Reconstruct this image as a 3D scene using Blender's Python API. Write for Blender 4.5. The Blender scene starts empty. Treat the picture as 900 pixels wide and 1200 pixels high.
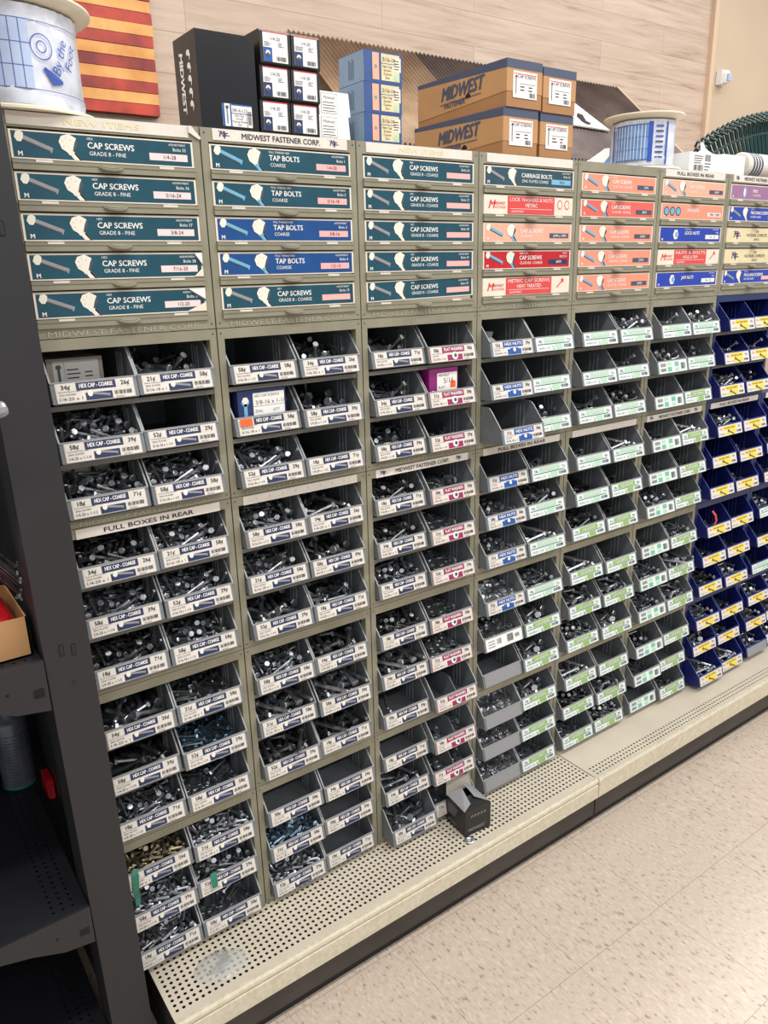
import bpy, bmesh, math, random
import numpy as np
from mathutils import Matrix, Vector, Euler
random.seed(7)
C = bpy.context.scene.collection
SC = bpy.context.scene

# ------------------------------------------------------------------ camera
CAMP = Vector((-0.26156, -1.28669, 1.48414)); FPX = 903.229
RC = ((0.8104871631, -0.5852681965, -0.0239101765), (-0.1925556709, -0.2276586032, -0.9545123750), (0.5532023789, 0.7782240671, -0.2972110857))
cd = bpy.data.cameras.new('camera'); cam = bpy.data.objects.new('camera', cd); C.objects.link(cam)
cd.sensor_fit = 'VERTICAL'; cd.sensor_height = 24.0; cd.lens = FPX * 24.0 / 1200.0; cd.clip_start = 0.02
CR0, CR1, CR2 = [Vector(r) for r in RC]
cam.matrix_world = Matrix((( CR0.x, -CR1.x, -CR2.x, CAMP.x), (CR0.y, -CR1.y, -CR2.y, CAMP.y), (CR0.z, -CR1.z, -CR2.z, CAMP.z), (0, 0, 0, 1)))
SC.camera = cam
def project(p):
    d = Vector(p) - CAMP
    return 450 + FPX * d.dot(CR0) / d.dot(CR2), 600 + FPX * d.dot(CR1) / d.dot(CR2), d.dot(CR2)

# ------------------------------------------------------------------ light
w = bpy.data.worlds.new('store_light'); SC.world = w; w.use_nodes = True
w.node_tree.nodes['Background'].inputs[0].default_value = (0.96, 0.98, 1.0, 1)
w.node_tree.nodes['Background'].inputs[1].default_value = 0.55
def lamp(x, y, z, sx, sy, e, col=(1.0, 0.965, 0.925)):
    l = bpy.data.lights.new('ceiling_tube', 'AREA'); l.shape = 'RECTANGLE'; l.size = sx; l.size_y = sy; l.energy = e; l.color = col
    o = bpy.data.objects.new('ceiling_tube', l); C.objects.link(o); o.location = (x, y, z)
for x in (-0.9, 0.9, 2.7, 4.5):
    lamp(x, -1.15, 3.3, 1.5, 0.22, 26)
    lamp(x, -3.2, 3.3, 1.5, 0.22, 26)
    lamp(x, 0.55, 3.3, 1.5, 0.22, 14)
SC.view_settings.view_transform = 'Standard'; SC.view_settings.look = 'None'
SC.view_settings.gamma = 1.0; SC.view_settings.use_curve_mapping = False
SC.view_settings.exposure = 0.12

# ------------------------------------------------------------------ materials
MT = {}
def lin(c): return tuple((v / 255 / 12.92) if v / 255 <= 0.04045 else ((v / 255 + 0.055) / 1.055) ** 2.4 for v in c) + (1,)
def mat(n, c, rough=0.5, metal=0.0, wear=0.0, scale=30, bump=0.0, alpha=1.0, spec=0.5, trans=0.0, c2=None, coat=0.0):
    m = bpy.data.materials.new(n); m.use_nodes = True; nt = m.node_tree; b = nt.nodes['Principled BSDF']
    b.inputs['Base Color'].default_value = lin(c); b.inputs['Roughness'].default_value = rough; b.inputs['Metallic'].default_value = metal
    b.inputs['Specular IOR Level'].default_value = spec
    if coat: b.inputs['Coat Weight'].default_value = coat; b.inputs['Coat Roughness'].default_value = 0.15
    if trans: b.inputs['Transmission Weight'].default_value = trans; b.inputs['IOR'].default_value = 1.15
    if alpha < 1: b.inputs['Alpha'].default_value = alpha
    if wear or c2 or bump:
        tc = nt.nodes.new('ShaderNodeTexCoord'); no = nt.nodes.new('ShaderNodeTexNoise'); no.inputs['Scale'].default_value = scale; no.inputs['Detail'].default_value = 5
        nt.links.new(tc.outputs['Object'], no.inputs['Vector'])
        if wear or c2:
            rp = nt.nodes.new('ShaderNodeValToRGB'); rp.color_ramp.elements[0].position = 0.35; rp.color_ramp.elements[1].position = 0.68
            k = 1 - wear
            rp.color_ramp.elements[0].color = lin(c2) if c2 else lin([v * k for v in c]); rp.color_ramp.elements[1].color = lin(c)
            nt.links.new(no.outputs['Fac'], rp.inputs['Fac']); nt.links.new(rp.outputs['Color'], b.inputs['Base Color'])
        if bump:
            bp = nt.nodes.new('ShaderNodeBump'); bp.inputs['Strength'].default_value = bump; bp.inputs['Distance'].default_value = 0.002
            nt.links.new(no.outputs['Fac'], bp.inputs['Height']); nt.links.new(bp.outputs['Normal'], b.inputs['Normal'])
    MT[n] = m
    return m
mat('beige_steel', (145, 141, 121), 0.42, wear=0.10, scale=14)
mat('navy_steel', (26, 42, 98), 0.4, wear=0.15, scale=14)
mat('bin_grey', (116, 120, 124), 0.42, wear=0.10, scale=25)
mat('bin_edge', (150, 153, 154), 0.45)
mat('shelf_grey', (118, 117, 110), 0.5, wear=0.1)
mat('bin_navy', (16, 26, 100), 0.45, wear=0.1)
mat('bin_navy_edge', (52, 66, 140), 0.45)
mat('tape_grey', (146, 146, 150), 0.7, wear=0.06, scale=300)
mat('cream_print', (224, 217, 207), 0.5, wear=0.04, scale=40)
mat('white_print', (236, 234, 230), 0.4)
mat('pale_white', (220, 232, 226), 0.4)
mat('navy_print', (34, 46, 86), 0.4)
mat('ink', (34, 32, 50), 0.5)
mat('ink_purple', (62, 46, 110), 0.5)
mat('faint_ink', (196, 180, 170), 0.5)
mat('yellow_faint', (228, 218, 166), 0.5)
mat('maroon_print', (150, 36, 88), 0.4)
mat('blue_print', (30, 84, 160), 0.4)
mat('green_print', (140, 180, 96), 0.4)
mat('mint_print', (176, 212, 186), 0.4)
mat('teal_print', (118, 182, 156), 0.4)
mat('yellow_print', (240, 208, 50), 0.4)
mat('pink_print', (240, 176, 172), 0.45)
mat('lightpink_print', (236, 212, 212), 0.45)
mat('teal_card', (22, 78, 96), 0.3, wear=0.12, scale=20, bump=0.15)
mat('slate_card', (46, 80, 96), 0.3, wear=0.12, scale=20, bump=0.15)
mat('blue_card', (18, 76, 142), 0.3, wear=0.1, scale=20, bump=0.15)
mat('royal_card', (26, 62, 176), 0.3, wear=0.1, scale=20)
mat('salmon_card', (238, 150, 124), 0.35, wear=0.05, scale=20)
mat('coral_card', (226, 104, 90), 0.35, wear=0.06, scale=20)
mat('peach_card', (240, 176, 150), 0.35, wear=0.05, scale=20)
mat('red_card', (196, 26, 36), 0.3, wear=0.1, scale=20)
mat('redprint', (214, 74, 70), 0.35)
mat('cream_card', (226, 212, 170), 0.45, wear=0.06, scale=30)
mat('purple_card', (158, 112, 152), 0.4, wear=0.06)
mat('white_card', (236, 222, 206), 0.4, wear=0.04)
mat('skyblue_print', (120, 176, 208), 0.4)
mat('bolt_art', (232, 228, 214), 0.4)
mat('bolt_shade', (70, 76, 84), 0.4)
mat('bolt_blue', (110, 170, 200), 0.4)
mat('bright_steel', (214, 216, 220), 0.28, 0.9)
mat('bolt_steel', (196, 200, 206), 0.30, 0.85, wear=0.3, scale=60)
mat('dark_steel', (140, 142, 146), 0.34, 0.85, wear=0.3, scale=60)
mat('zinc_blue', (176, 206, 228), 0.26, 0.85, wear=0.3, scale=60)
mat('bronze_steel', (176, 164, 136), 0.32, 0.85, wear=0.3, scale=60)
mat('old_label', (206, 202, 196), 0.5)
mat('raised_print', (166, 162, 142), 0.42)
mat('screw_dot', (60, 58, 52), 0.5)
mat('deck_cream', (214, 203, 184), 0.42, wear=0.05, scale=9)
mat('deck_worn', (216, 208, 188), 0.45, c2=(202, 192, 166), scale=90)
mat('kick_brown', (62, 56, 52), 0.5, wear=0.2, scale=8)
mat('kick_dark', (30, 26, 24), 0.7)
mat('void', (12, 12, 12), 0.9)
mat('char_steel', (36, 36, 40), 0.5, wear=0.06, scale=5, metal=0.0)
mat('char_panel', (34, 36, 38), 0.45, wear=0.3, scale=12, bump=0.2)
mat('char_shelf', (30, 31, 36), 0.5, wear=0.08)
mat('black_card', (24, 25, 30), 0.22, wear=0.2, scale=12, bump=0.1)
mat('black_box', (30, 30, 32), 0.35, wear=0.1)
mat('kraft', (188, 142, 94), 0.6, wear=0.06, scale=12)
mat('kraft_dark', (166, 120, 76), 0.6, wear=0.06, scale=12)
mat('kraft_grey', (158, 148, 138), 0.6)
mat('slate_print', (66, 76, 100), 0.5)
mat('bluebox', (52, 86, 146), 0.35, wear=0.1)
mat('bluebox_side', (140, 164, 190), 0.4, wear=0.05)
mat('carton_white', (232, 232, 230), 0.5)
mat('spool_cream', (236, 226, 206), 0.5, wear=0.03)
mat('film', (226, 232, 246), 0.25, wear=0.16, scale=22, bump=0.5)
mat('film_blue', (190, 208, 240), 0.25, wear=0.1, scale=22)
mat('film_print', (44, 80, 170), 0.4)
mat('film_line', (70, 90, 160), 0.4)
mat('film_light', (112, 156, 214), 0.35, wear=0.2, scale=30)
mat('rake_green', (18, 66, 66), 0.3, wear=0.2, scale=40)
mat('rust_iron', (120, 104, 98), 0.5, metal=0.2, c2=(84, 72, 70), scale=6)
mat('rust_tan', (176, 148, 118), 0.5, metal=0.1, c2=(136, 108, 86), scale=6)
mat('plastic_white', (238, 238, 238), 0.4)
mat('orange_sticker', (236, 96, 34), 0.45)
mat('tape_green', (40, 118, 96), 0.5)
mat('red_plastic', (196, 18, 34), 0.3, bump=0.4, wear=0.2, scale=50)
mat('red_strap', (232, 90, 80), 0.4)
mat('can_grey', (120, 124, 134), 0.35, metal=0.3, wear=0.15, scale=60)
mat('bag_film', (214, 218, 212), 0.14, alpha=0.42, bump=0.5, scale=40)
mat('trim_wood', (214, 188, 160), 0.5)
mat('magenta', (136, 28, 112), 0.4)
mat('blue_dark', (36, 50, 100), 0.35)
def planks():
    m = bpy.data.materials.new('wood_planks'); m.use_nodes = True; nt = m.node_tree; b = nt.nodes['Principled BSDF']
    tc = nt.nodes.new('ShaderNodeTexCoord'); mp = nt.nodes.new('ShaderNodeMapping'); mp.inputs['Rotation'].default_value = (math.pi / 2, 0, 0); mp.inputs['Location'].default_value = (0.35, 0.0, 0)
    nt.links.new(tc.outputs['Object'], mp.inputs[0])
    br = nt.nodes.new('ShaderNodeTexBrick'); br.inputs['Scale'].default_value = 1; br.inputs['Brick Width'].default_value = 1.3; br.inputs['Row Height'].default_value = 0.126
    br.inputs['Mortar Size'].default_value = 0.0011; br.inputs['Color1'].default_value = (0.25, 0.25, 0.25, 1); br.inputs['Color2'].default_value = (0.75, 0.75, 0.75, 1); br.offset = 0.37
    br.inputs['Mortar'].default_value = (0.0, 0.0, 0.0, 1)
    nt.links.new(mp.outputs[0], br.inputs['Vector'])
    mp2 = nt.nodes.new('ShaderNodeMapping'); mp2.inputs['Scale'].default_value = (1.2, 8, 16); nt.links.new(tc.outputs['Object'], mp2.inputs[0])
    ad = nt.nodes.new('ShaderNodeVectorMath'); ad.operation = 'ADD'; nt.links.new(mp2.outputs[0], ad.inputs[0]); nt.links.new(br.outputs['Color'], ad.inputs[1])
    no = nt.nodes.new('ShaderNodeTexNoise'); no.inputs['Scale'].default_value = 2.2; no.inputs['Detail'].default_value = 8; no.inputs['Roughness'].default_value = 0.62; no.inputs['Distortion'].default_value = 0.6
    nt.links.new(ad.outputs[0], no.inputs['Vector'])
    rp = nt.nodes.new('ShaderNodeValToRGB'); e = rp.color_ramp.elements; e[0].position = 0.28; e[0].color = lin((160, 134, 116)); e[1].position = 0.62; e[1].color = lin((208, 186, 166))
    x = rp.color_ramp.elements.new(0.42); x.color = lin((194, 170, 150))
    nt.links.new(no.outputs['Fac'], rp.inputs['Fac'])
    mx = nt.nodes.new('ShaderNodeMix'); mx.data_type = 'RGBA'; mx.blend_type = 'MULTIPLY'; mx.inputs['Factor'].default_value = 0.6
    nt.links.new(rp.outputs['Color'], mx.inputs['A']); 
    r2 = nt.nodes.new('ShaderNodeValToRGB'); f = r2.color_ramp.elements; f[0].position = 0.02; f[0].color = (0.35, 0.30, 0.27, 1); f[1].position = 0.75; f[1].color = (1, 1, 1, 1); y = r2.color_ramp.elements.new(0.2); y.color = (0.88, 0.86, 0.86, 1)
    nt.links.new(br.outputs['Color'], r2.inputs['Fac']); nt.links.new(r2.outputs['Color'], mx.inputs['B'])
    nt.links.new(mx.outputs['Result'], b.inputs['Base Color']); b.inputs['Roughness'].default_value = 0.4
    MT['wood_planks'] = m
planks()
def tiles():
    m = bpy.data.materials.new('vinyl_tile'); m.use_nodes = True; nt = m.node_tree; b = nt.nodes['Principled BSDF']
    tc = nt.nodes.new('ShaderNodeTexCoord'); mp = nt.nodes.new('ShaderNodeMapping'); mp.inputs['Location'].default_value = (-0.844 + 0.2875 * 20, 0.442 + 0.2875 * 20, 0); nt.links.new(tc.outputs['Object'], mp.inputs[0])
    br = nt.nodes.new('ShaderNodeTexBrick'); br.offset = 0; br.inputs['Scale'].default_value = 1; br.inputs['Brick Width'].default_value = 0.2875; br.inputs['Row Height'].default_value = 0.2875
    br.inputs['Mortar Size'].default_value = 0.0007; br.inputs['Color1'].default_value = (0, 0, 0, 1); br.inputs['Color2'].default_value = (1, 1, 1, 1); nt.links.new(mp.outputs[0], br.inputs['Vector'])
    sx = nt.nodes.new('ShaderNodeMapping'); sx.inputs['Scale'].default_value = (150, 60, 1); sx.inputs['Rotation'].default_value = (0, 0, 0.15); nt.links.new(tc.outputs['Object'], sx.inputs[0])
    ad = nt.nodes.new('ShaderNodeVectorMath'); ad.operation = 'ADD'; nt.links.new(sx.outputs[0], ad.inputs[0])
    sc = nt.nodes.new('ShaderNodeVectorMath'); sc.operation = 'SCALE'; sc.inputs['Scale'].default_value = 40; nt.links.new(br.outputs['Color'], sc.inputs[0]); nt.links.new(sc.outputs[0], ad.inputs[1])
    no = nt.nodes.new('ShaderNodeTexNoise'); no.inputs['Scale'].default_value = 1.0; no.inputs['Detail'].default_value = 2.5; no.inputs['Roughness'].default_value = 0.55; nt.links.new(ad.outputs[0], no.inputs['Vector'])
    rp = nt.nodes.new('ShaderNodeValToRGB'); e = rp.color_ramp.elements; e[0].position = 0.30; e[0].color = lin((156, 140, 128)); e[1].position = 0.40; e[1].color = lin((196, 180, 163))
    z = e.new(0.55); z.color = lin((200, 184, 167)); z = e.new(0.72); z.color = lin((212, 197, 181))
    nt.links.new(no.outputs['Fac'], rp.inputs['Fac'])
    mx = nt.nodes.new('ShaderNodeMix'); mx.data_type = 'RGBA'; mx.inputs['B'].default_value = lin((158, 142, 130)); nt.links.new(br.outputs['Fac'], mx.inputs['Factor']); nt.links.new(rp.outputs['Color'], mx.inputs['A'])
    nt.links.new(mx.outputs['Result'], b.inputs['Base Color']); b.inputs['Roughness'].default_value = 0.24
    MT['vinyl_tile'] = m
tiles()
mat('wall_paint', (206, 184, 158), 0.6, wear=0.03, scale=3)
mat('stain_red', (206, 70, 48), 0.4, c2=(122, 38, 36), scale=9)
mat('stain_gold', (240, 184, 108), 0.4, c2=(214, 142, 70), scale=9)
mat('gap_brown', (60, 34, 24), 0.8)

# ------------------------------------------------------------------ mesh builder
_T = {}
def text_geo(s):
    k = s; bold = 0.0
    if k not in _T:
        cu = bpy.data.curves.new('t', 'FONT'); cu.body = s; cu.resolution_u = 2; cu.offset = bold; cu.align_x = 'LEFT'
        o = bpy.data.objects.new('t', cu); C.objects.link(o)
        dg = bpy.context.evaluated_depsgraph_get(); me = o.evaluated_get(dg).to_mesh()
        v = [tuple(x.co) for x in me.vertices]; f = [tuple(p.vertices) for p in me.polygons]
        o.evaluated_get(dg).to_mesh_clear(); bpy.data.objects.remove(o); bpy.data.curves.remove(cu)
        if v:
            x0 = min(a[0] for a in v); x1 = max(a[0] for a in v)
            y0 = min(a[1] for a in v); y1 = max(a[1] for a in v)
        else: x0 = x1 = y0 = y1 = 0
        _T[k] = (v, f, x0, x1, y0, y1)
    return _T[k]
class MB:
    def __init__(s): s.v = []; s.f = []; s.m = []; s.ms = []; s.M = Matrix.Identity(4)
    def mi(s, m):
        if m not in s.ms: s.ms.append(m)
        return s.ms.index(m)
    def add(s, vs, fs, m):
        b = len(s.v); k = s.mi(m)
        s.v += [s.M @ Vector(v) for v in vs]
        for f in fs: s.f.append([b + i for i in f]); s.m.append(k)
        return s
    def box(s, x0, y0, z0, x1, y1, z1, m):
        return s.add([(x0,y0,z0),(x1,y0,z0),(x1,y1,z0),(x0,y1,z0),(x0,y0,z1),(x1,y0,z1),(x1,y1,z1),(x0,y1,z1)],
              [(0,3,2,1),(4,5,6,7),(0,1,5,4),(1,2,6,5),(2,3,7,6),(3,0,4,7)], m)
    def prismx(s, prof, x0, x1, m):   # profile of (y, z), counter-clockwise seen from -x or not, extruded in x
        n = len(prof)
        vs = [(x0, y, z) for y, z in prof] + [(x1, y, z) for y, z in prof]
        return s.add(vs, [tuple(range(n)), tuple(range(2*n-1, n-1, -1))] + [(i, n+i, n+(i+1) % n, (i+1) % n) for i in range(n)], m)
    def prismy(s, prof, y0, y1, m):   # profile of (x, z)
        n = len(prof)
        vs = [(x, y0, z) for x, z in prof] + [(x, y1, z) for x, z in prof]
        return s.add(vs, [tuple(range(n)), tuple(range(2*n-1, n-1, -1))] + [(i, n+i, n+(i+1) % n, (i+1) % n) for i in range(n)], m)
    def prismz(s, prof, z0, z1, m):
        n = len(prof)
        vs = [(x, y, z0) for x, y in prof] + [(x, y, z1) for x, y in prof]
        return s.add(vs, [tuple(range(n)), tuple(range(2*n-1, n-1, -1))] + [(i, n+i, n+(i+1) % n, (i+1) % n) for i in range(n)], m)
    def lathe(s, prof, n, m, close=True, c=(0,0,0)):   # (r, z)
        vs = []; fs = []
        for r, z in prof:
            for i in range(n):
                a = 2*math.pi*i/n; vs.append((c[0]+r*math.cos(a), c[1]+r*math.sin(a), c[2]+z))
        for k in range(len(prof)-1):
            for i in range(n):
                j = (i+1) % n; fs.append((k*n+i, k*n+j, (k+1)*n+j, (k+1)*n+i))
        if close: fs += [tuple(range(n))[::-1], tuple(range((len(prof)-1)*n, len(prof)*n))]
        return s.add(vs, fs, m)
    def tube(s, pts, r, m, n=6):
        P = [Vector(p) for p in pts]; vs = []; fs = []
        for i, p in enumerate(P):
            t = (P[min(i+1, len(P)-1)] - P[max(i-1, 0)]).normalized()
            u = t.cross(Vector((0, 0, 1)) if abs(t.z) < 0.9 else Vector((1, 0, 0))).normalized(); w_ = t.cross(u)
            for k in range(n):
                a = 2*math.pi*k/n; vs.append(tuple(p + (u*math.cos(a) + w_*math.sin(a))*r))
        for i in range(len(P)-1):
            for k in range(n):
                j = (k+1) % n; fs.append((i*n+k, i*n+j, (i+1)*n+j, (i+1)*n+k))
        fs += [tuple(range(n))[::-1], tuple(range((len(P)-1)*n, len(P)*n))]
        return s.add(vs, fs, m)
    # flat print in the (x, z) plane facing -y, raised by layer * 0.2 mm
    def rect(s, x0, z0, x1, z1, m, L=1, y=0.0):
        d = y - L*0.0002
        return s.add([(x0,d,z0),(x1,d,z0),(x1,d,z1),(x0,d,z1)], [(0,1,2,3)], m)
    def poly(s, pts, m, L=1, y=0.0):
        d = y - L*0.0002
        return s.add([(x, d, z) for x, z in pts], [tuple(range(len(pts)))], m)
    def text(s, t, x, z, h, m, L=2, width=None, bold=0.0, align='l', y=0.0, slant=0.0):
        v, f, x0, x1, y0, y1 = text_geo(t)
        if not v: return s
        k = h / 0.69; kx = k
        if width: kx = width / max(x1 - x0, 1e-6)
        wd = (x1 - x0)*kx; ox = x if align == 'l' else (x - wd/2 if align == 'c' else x - wd)
        d = y - L*0.0002
        for q, (dx, dz) in enumerate(((0, 0), (bold*k, 0), (-bold*k, 0), (0, bold*k)) if bold > 0.015 else ((0, 0),)):
            s.add([(ox + dx + (a[0]-x0)*kx + a[1]*k*slant, d - q*0.00004, z + dz + a[1]*k) for a in v], f, m)
        return s
    def build(s, name, parent=None, loc=None, smooth=False):
        me = bpy.data.meshes.new(name); me.from_pydata([tuple(v) for v in s.v], [], s.f)
        for m in s.ms: me.materials.append(MT[m])
        me.polygons.foreach_set('material_index', s.m)
        if smooth: me.polygons.foreach_set('use_smooth', [True]*len(s.f))
        me.update()
        return link(name, me, parent, loc)
def link(name, me, parent=None, loc=None):
    o = bpy.data.objects.new(name, me); C.objects.link(o)
    if parent: o.parent = parent
    if loc: o.location = loc
    return o
def tag(o, label, cat, group=None):
    o['label'] = label; o['category'] = cat
    if group: o['group'] = group
    return o
def thing(name, label, cat, loc=(0,0,0), group=None, rz=0.0):
    o = bpy.data.objects.new(name, None); o.empty_display_size = 0.05; C.objects.link(o); o.location = loc; o.rotation_euler = (0, 0, rz)
    return tag(o, label, cat, group)
def struct(o): o['kind'] = 'structure'; return o
def circ(cx, cz, r, n=14, sq=1.0, a0=0): return [(cx + r*math.cos(a0+2*math.pi*i/n), cz + sq*r*math.sin(a0+2*math.pi*i/n)) for i in range(n)]
def rrect(x0, z0, x1, z1, r):
    P = []
    for cx, cz, a in ((x1-r, z1-r, 0), (x0+r, z1-r, 90), (x0+r, z0+r, 180), (x1-r, z0+r, 270)):
        for k in (0, 30, 60, 90): t = math.radians(a + k); P.append((cx + r*math.cos(t), cz + r*math.sin(t)))
    return P
def facing_left(x, y, z):   # maps the flat print plane onto a face that looks towards -x, starting at the back edge
    return Matrix(((0, 1, 0, x), (-1, 0, 0, y), (0, 0, 1, z), (0, 0, 0, 1)))
# ------------------------------------------------------------------ the room
mb = MB(); mb.add([(-6,-6,0),(8,-6,0),(8,1.5,0),(-6,1.5,0)], [(0,1,2,3)], 'vinyl_tile'); struct(mb.build('floor'))
mb = MB(); mb.box(-6, 1.5, 0, 3.955, 1.6, 4.2, 'wood_planks'); struct(mb.build('wall_back'))
mb = MB(); mb.box(3.985, 1.49, 0, 8, 1.6, 4.2, 'wall_paint'); struct(mb.build('wall_right'))
mb = MB(); mb.box(3.95, 1.478, 0, 3.985, 1.6, 4.2, 'trim_wood'); struct(mb.build('trim_1'))

# ------------------------------------------------------------------ the gondola base with its two deck sections
def holed(mb, x0, x1, y0, y1, z, p, m, r=0.0037):
    nx = max(1, round((x1-x0)/p)); ny = max(1, round((y1-y0)/p)); px = (x1-x0)/nx; py = (y1-y0)/ny
    for i in range(nx):
        for j in range(ny):
            a = x0 + i*px; b = y0 + j*py; cx = a + px/2; cy = b + py/2
            o = [(a,b),(cx,b),(a+px,b),(a+px,cy),(a+px,b+py),(cx,b+py),(a,b+py),(a,cy)]
            q = [(cx + r*math.cos(t), cy + r*math.sin(t)) for t in [math.radians(d) for d in (225,270,315,0,45,90,135,180)]]
            vs = [(u, v, z) for u, v in o] + [(u, v, z) for u, v in q] + [(u, v, z-0.0012) for u, v in q]
            mb.add(vs, [(k, (k+1) % 8, 8+(k+1) % 8, 8+k) for k in range(8)] + [(8+k, 8+(k+1) % 8, 16+(k+1) % 8, 16+k) for k in range(8)], m)
ZD = 0.15; YF = -0.160
def deck(label, x0, x1, full):
    t = thing('base_deck', label, 'shelf', ((x0+x1)/2, YF, 0), 'gondola base decks')
    ox, oy = -(x0+x1)/2, -YF
    mb = MB(); mb.M = Matrix.Translation((ox, oy, 0))
    if full:
        holed(mb, x0+0.006, x1-0.004, -0.136, 0.008, ZD, 0.0132, 'deck_cream')
        mb.box(x0+0.006, 0.008, ZD-0.002, x1-0.004, 0.40, ZD, 'deck_cream')
        mb.add([(x0, YF+0.004, ZD), (x1, YF+0.004, ZD), (x1, -0.136, ZD), (x0, -0.136, ZD)], [(0,1,2,3)], 'deck_cream')
        mb.box(x0, -0.136, ZD-0.002, x0+0.006, 0.4, ZD, 'deck_cream'); mb.box(x1-0.004, -0.136, ZD-0.002, x1-0.0012, 0.4, ZD, 'deck_cream')
    else:
        holed(mb, x0+0.014, x1-0.004, -0.147, -0.108, ZD, 0.0130, 'deck_cream', 0.0034)
        mb.box(x0+0.0012, -0.108, ZD-0.002, x1, 0.40, ZD, 'deck_cream')
        mb.add([(x0, YF+0.002, ZD), (x1, YF+0.002, ZD), (x1, -0.147, ZD), (x0, -0.147, ZD)], [(0,1,2,3)], 'deck_cream')
        mb.box(x0+0.0012, -0.147, ZD-0.002, x0+0.014, -0.108, ZD, 'deck_cream')
    mb.build('deck_panel', t)
    mb = MB(); mb.M = Matrix.Translation((ox, oy, 0))
    if full: prof = [(YF+0.010, ZD-0.001), (YF+0.008, ZD+0.003), (YF+0.001, ZD+0.003), (YF-0.003, ZD-0.001), (YF-0.004, ZD-0.007), (YF+0.003, ZD-0.010), (YF+0.003, ZD-0.0125), (YF-0.004, ZD-0.0155), (YF-0.005, 0.096), (YF-0.001, 0.092), (YF+0.010, 0.092)]
    else: prof = [(YF+0.008, ZD+0.001), (YF+0.006, ZD+0.002), (YF-0.001, ZD+0.0015), (YF-0.004, ZD-0.003), (YF-0.005, 0.096), (YF-0.001, 0.092), (YF+0.008, 0.092)]
    mb.prismx(prof, x0+0.001, x1-0.001, 'deck_worn'); mb.build('front_lip', t)
    mb = MB(); mb.M = Matrix.Translation((ox, oy, 0))
    mb.box(x0+0.002, YF+0.006, 0.034, x1-0.002, YF+0.016, 0.0925, 'kick_brown'); mb.box(x0+0.002, YF+0.022, 0.0, x1-0.002, YF+0.032, 0.036, 'kick_dark')  # recessed lower strip gets a darker colour for its shadow
    mb.box(x0+0.002, YF+0.012, 0.030, x1-0.002, YF+0.030, 0.035, 'kick_dark')
    mb.build('kick_plate', t)
    mb = MB(); mb.M = Matrix.Translation((ox, oy, 0))
    mb.box(x0+0.003, YF+0.034, 0.0, x1-0.003, 0.4, 0.10, 'void'); mb.box(x0+0.001, YF+0.012, 0.09, x0+0.0035, 0.4, ZD-0.0025, 'kick_dark')  # black box stands in for the dark below the deck holes; thin end plate
    mb.build('base_dark_fill', t)
deck('cream metal base deck perforated all over, nearer section under the grey bins', 0.036, 1.232, True)
deck('cream metal base deck with three rows of holes along its front edge', 1.233, 3.3, False)

# ------------------------------------------------------------------ label cards
def bolt_icon(mb, x, z, L, a, r, hr, L0, head='bolt_art', shaft='bolt_art', shade='bolt_shade', y=0):
    ca, sa = math.cos(a), math.sin(a)
    def T(u, v): return (x + u*ca - v*sa, z + u*sa + v*ca)
    mb.poly([T(0,-r), T(L,-r), T(L,r), T(0,r)], shaft, L0, y)
    mb.poly([T(0,-r), T(L*0.95,-r), T(L*0.95,-r*0.45), T(0,-r*0.45)], shade, L0+1, y)
    mb.poly([T(-hr*0.3,-hr), T(hr*0.35,-hr*0.8), T(hr*0.55,0), T(hr*0.35,hr*0.8), T(-hr*0.3,hr), T(-hr*0.95,hr*0.5), T(-hr*0.95,-hr*0.5)], head, L0+2, y)
def big_head(mb, x, z, r, zb, L0, head='bolt_art', shank='bolt_art', y=0):
    mb.poly([(x+0.15*r, z-0.3*r), (x+1.15*r, zb), (x+0.45*r, zb), (x-0.35*r, z-0.6*r)], shank, L0, y)
    mb.poly([(x+0.28*r, z-0.3*r), (x+1.28*r, zb), (x+1.0*r, zb), (x+0.0*r, z-0.4*r)], 'bolt_shade', L0, y)
    mb.poly([(x-0.30*r, z-0.8*r), (x+0.46*r, z-0.7*r), (x+0.55*r, z-0.95*r), (x-0.02*r, z-1.15*r)], shank, L0+1, y)
    mb.poly([(x-1.0*r, z+0.15*r), (x-0.75*r, z-0.55*r), (x-0.1*r, z-0.95*r), (x+0.6*r, z-0.65*r), (x+1.0*r, z-0.05*r), (x+0.85*r, z+0.55*r), (x+0.1*r, z+0.95*r), (x-0.7*r, z+0.7*r)], head, L0+2, y)
    mb.poly([(x+0.35*r, z-0.75*r), (x+0.6*r, z-0.65*r), (x+1.0*r, z-0.05*r), (x+0.85*r, z+0.55*r), (x+0.6*r, z+0.05*r)], 'bolt_shade', L0+3, y)
    for k in range(4):
        a = math.radians(40 + 60*k); mb.poly([(x-0.15*r+0.25*r*math.cos(a), z+0.05*r+0.25*r*math.sin(a)), (x-0.15*r+0.6*r*math.cos(a+0.08), z+0.05*r+0.6*r*math.sin(a+0.08)), (x-0.15*r+0.6*r*math.cos(a-0.04), z+0.05*r+0.6*r*math.sin(a-0.04))], 'faint_ink', L0+3, y)
def mf_logo(mb, x, z, h, m='ink_purple', L=2, y=0):
    mb.text('M', x, z+h*0.12, h*0.88, m, L, bold=0.03, slant=0.25, y=y); mb.text('F', x+h*0.85, z-h*0.12, h*0.88, m, L, bold=0.03, slant=0.25, y=y)
    mb.rect(x+h*0.5, z+h*0.30, x+h*1.9, z+h*0.40, m, L, y); mb.rect(x-h*0.2, z+h*0.92, x+h*0.9, z+h*0.99, m, L, y)
def barcode(mb, x0, z0, x1, z1, L=3, n=11, y=0, m='ink'):
    r = random.Random(int(x0*1e5)+n); p = (x1-x0)/n
    for i in range(n): mb.rect(x0+i*p, z0, x0+i*p+p*r.choice((0.3,0.5,0.65)), z1, m, L, y)
CW, CH = 0.276, 0.0385
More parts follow.
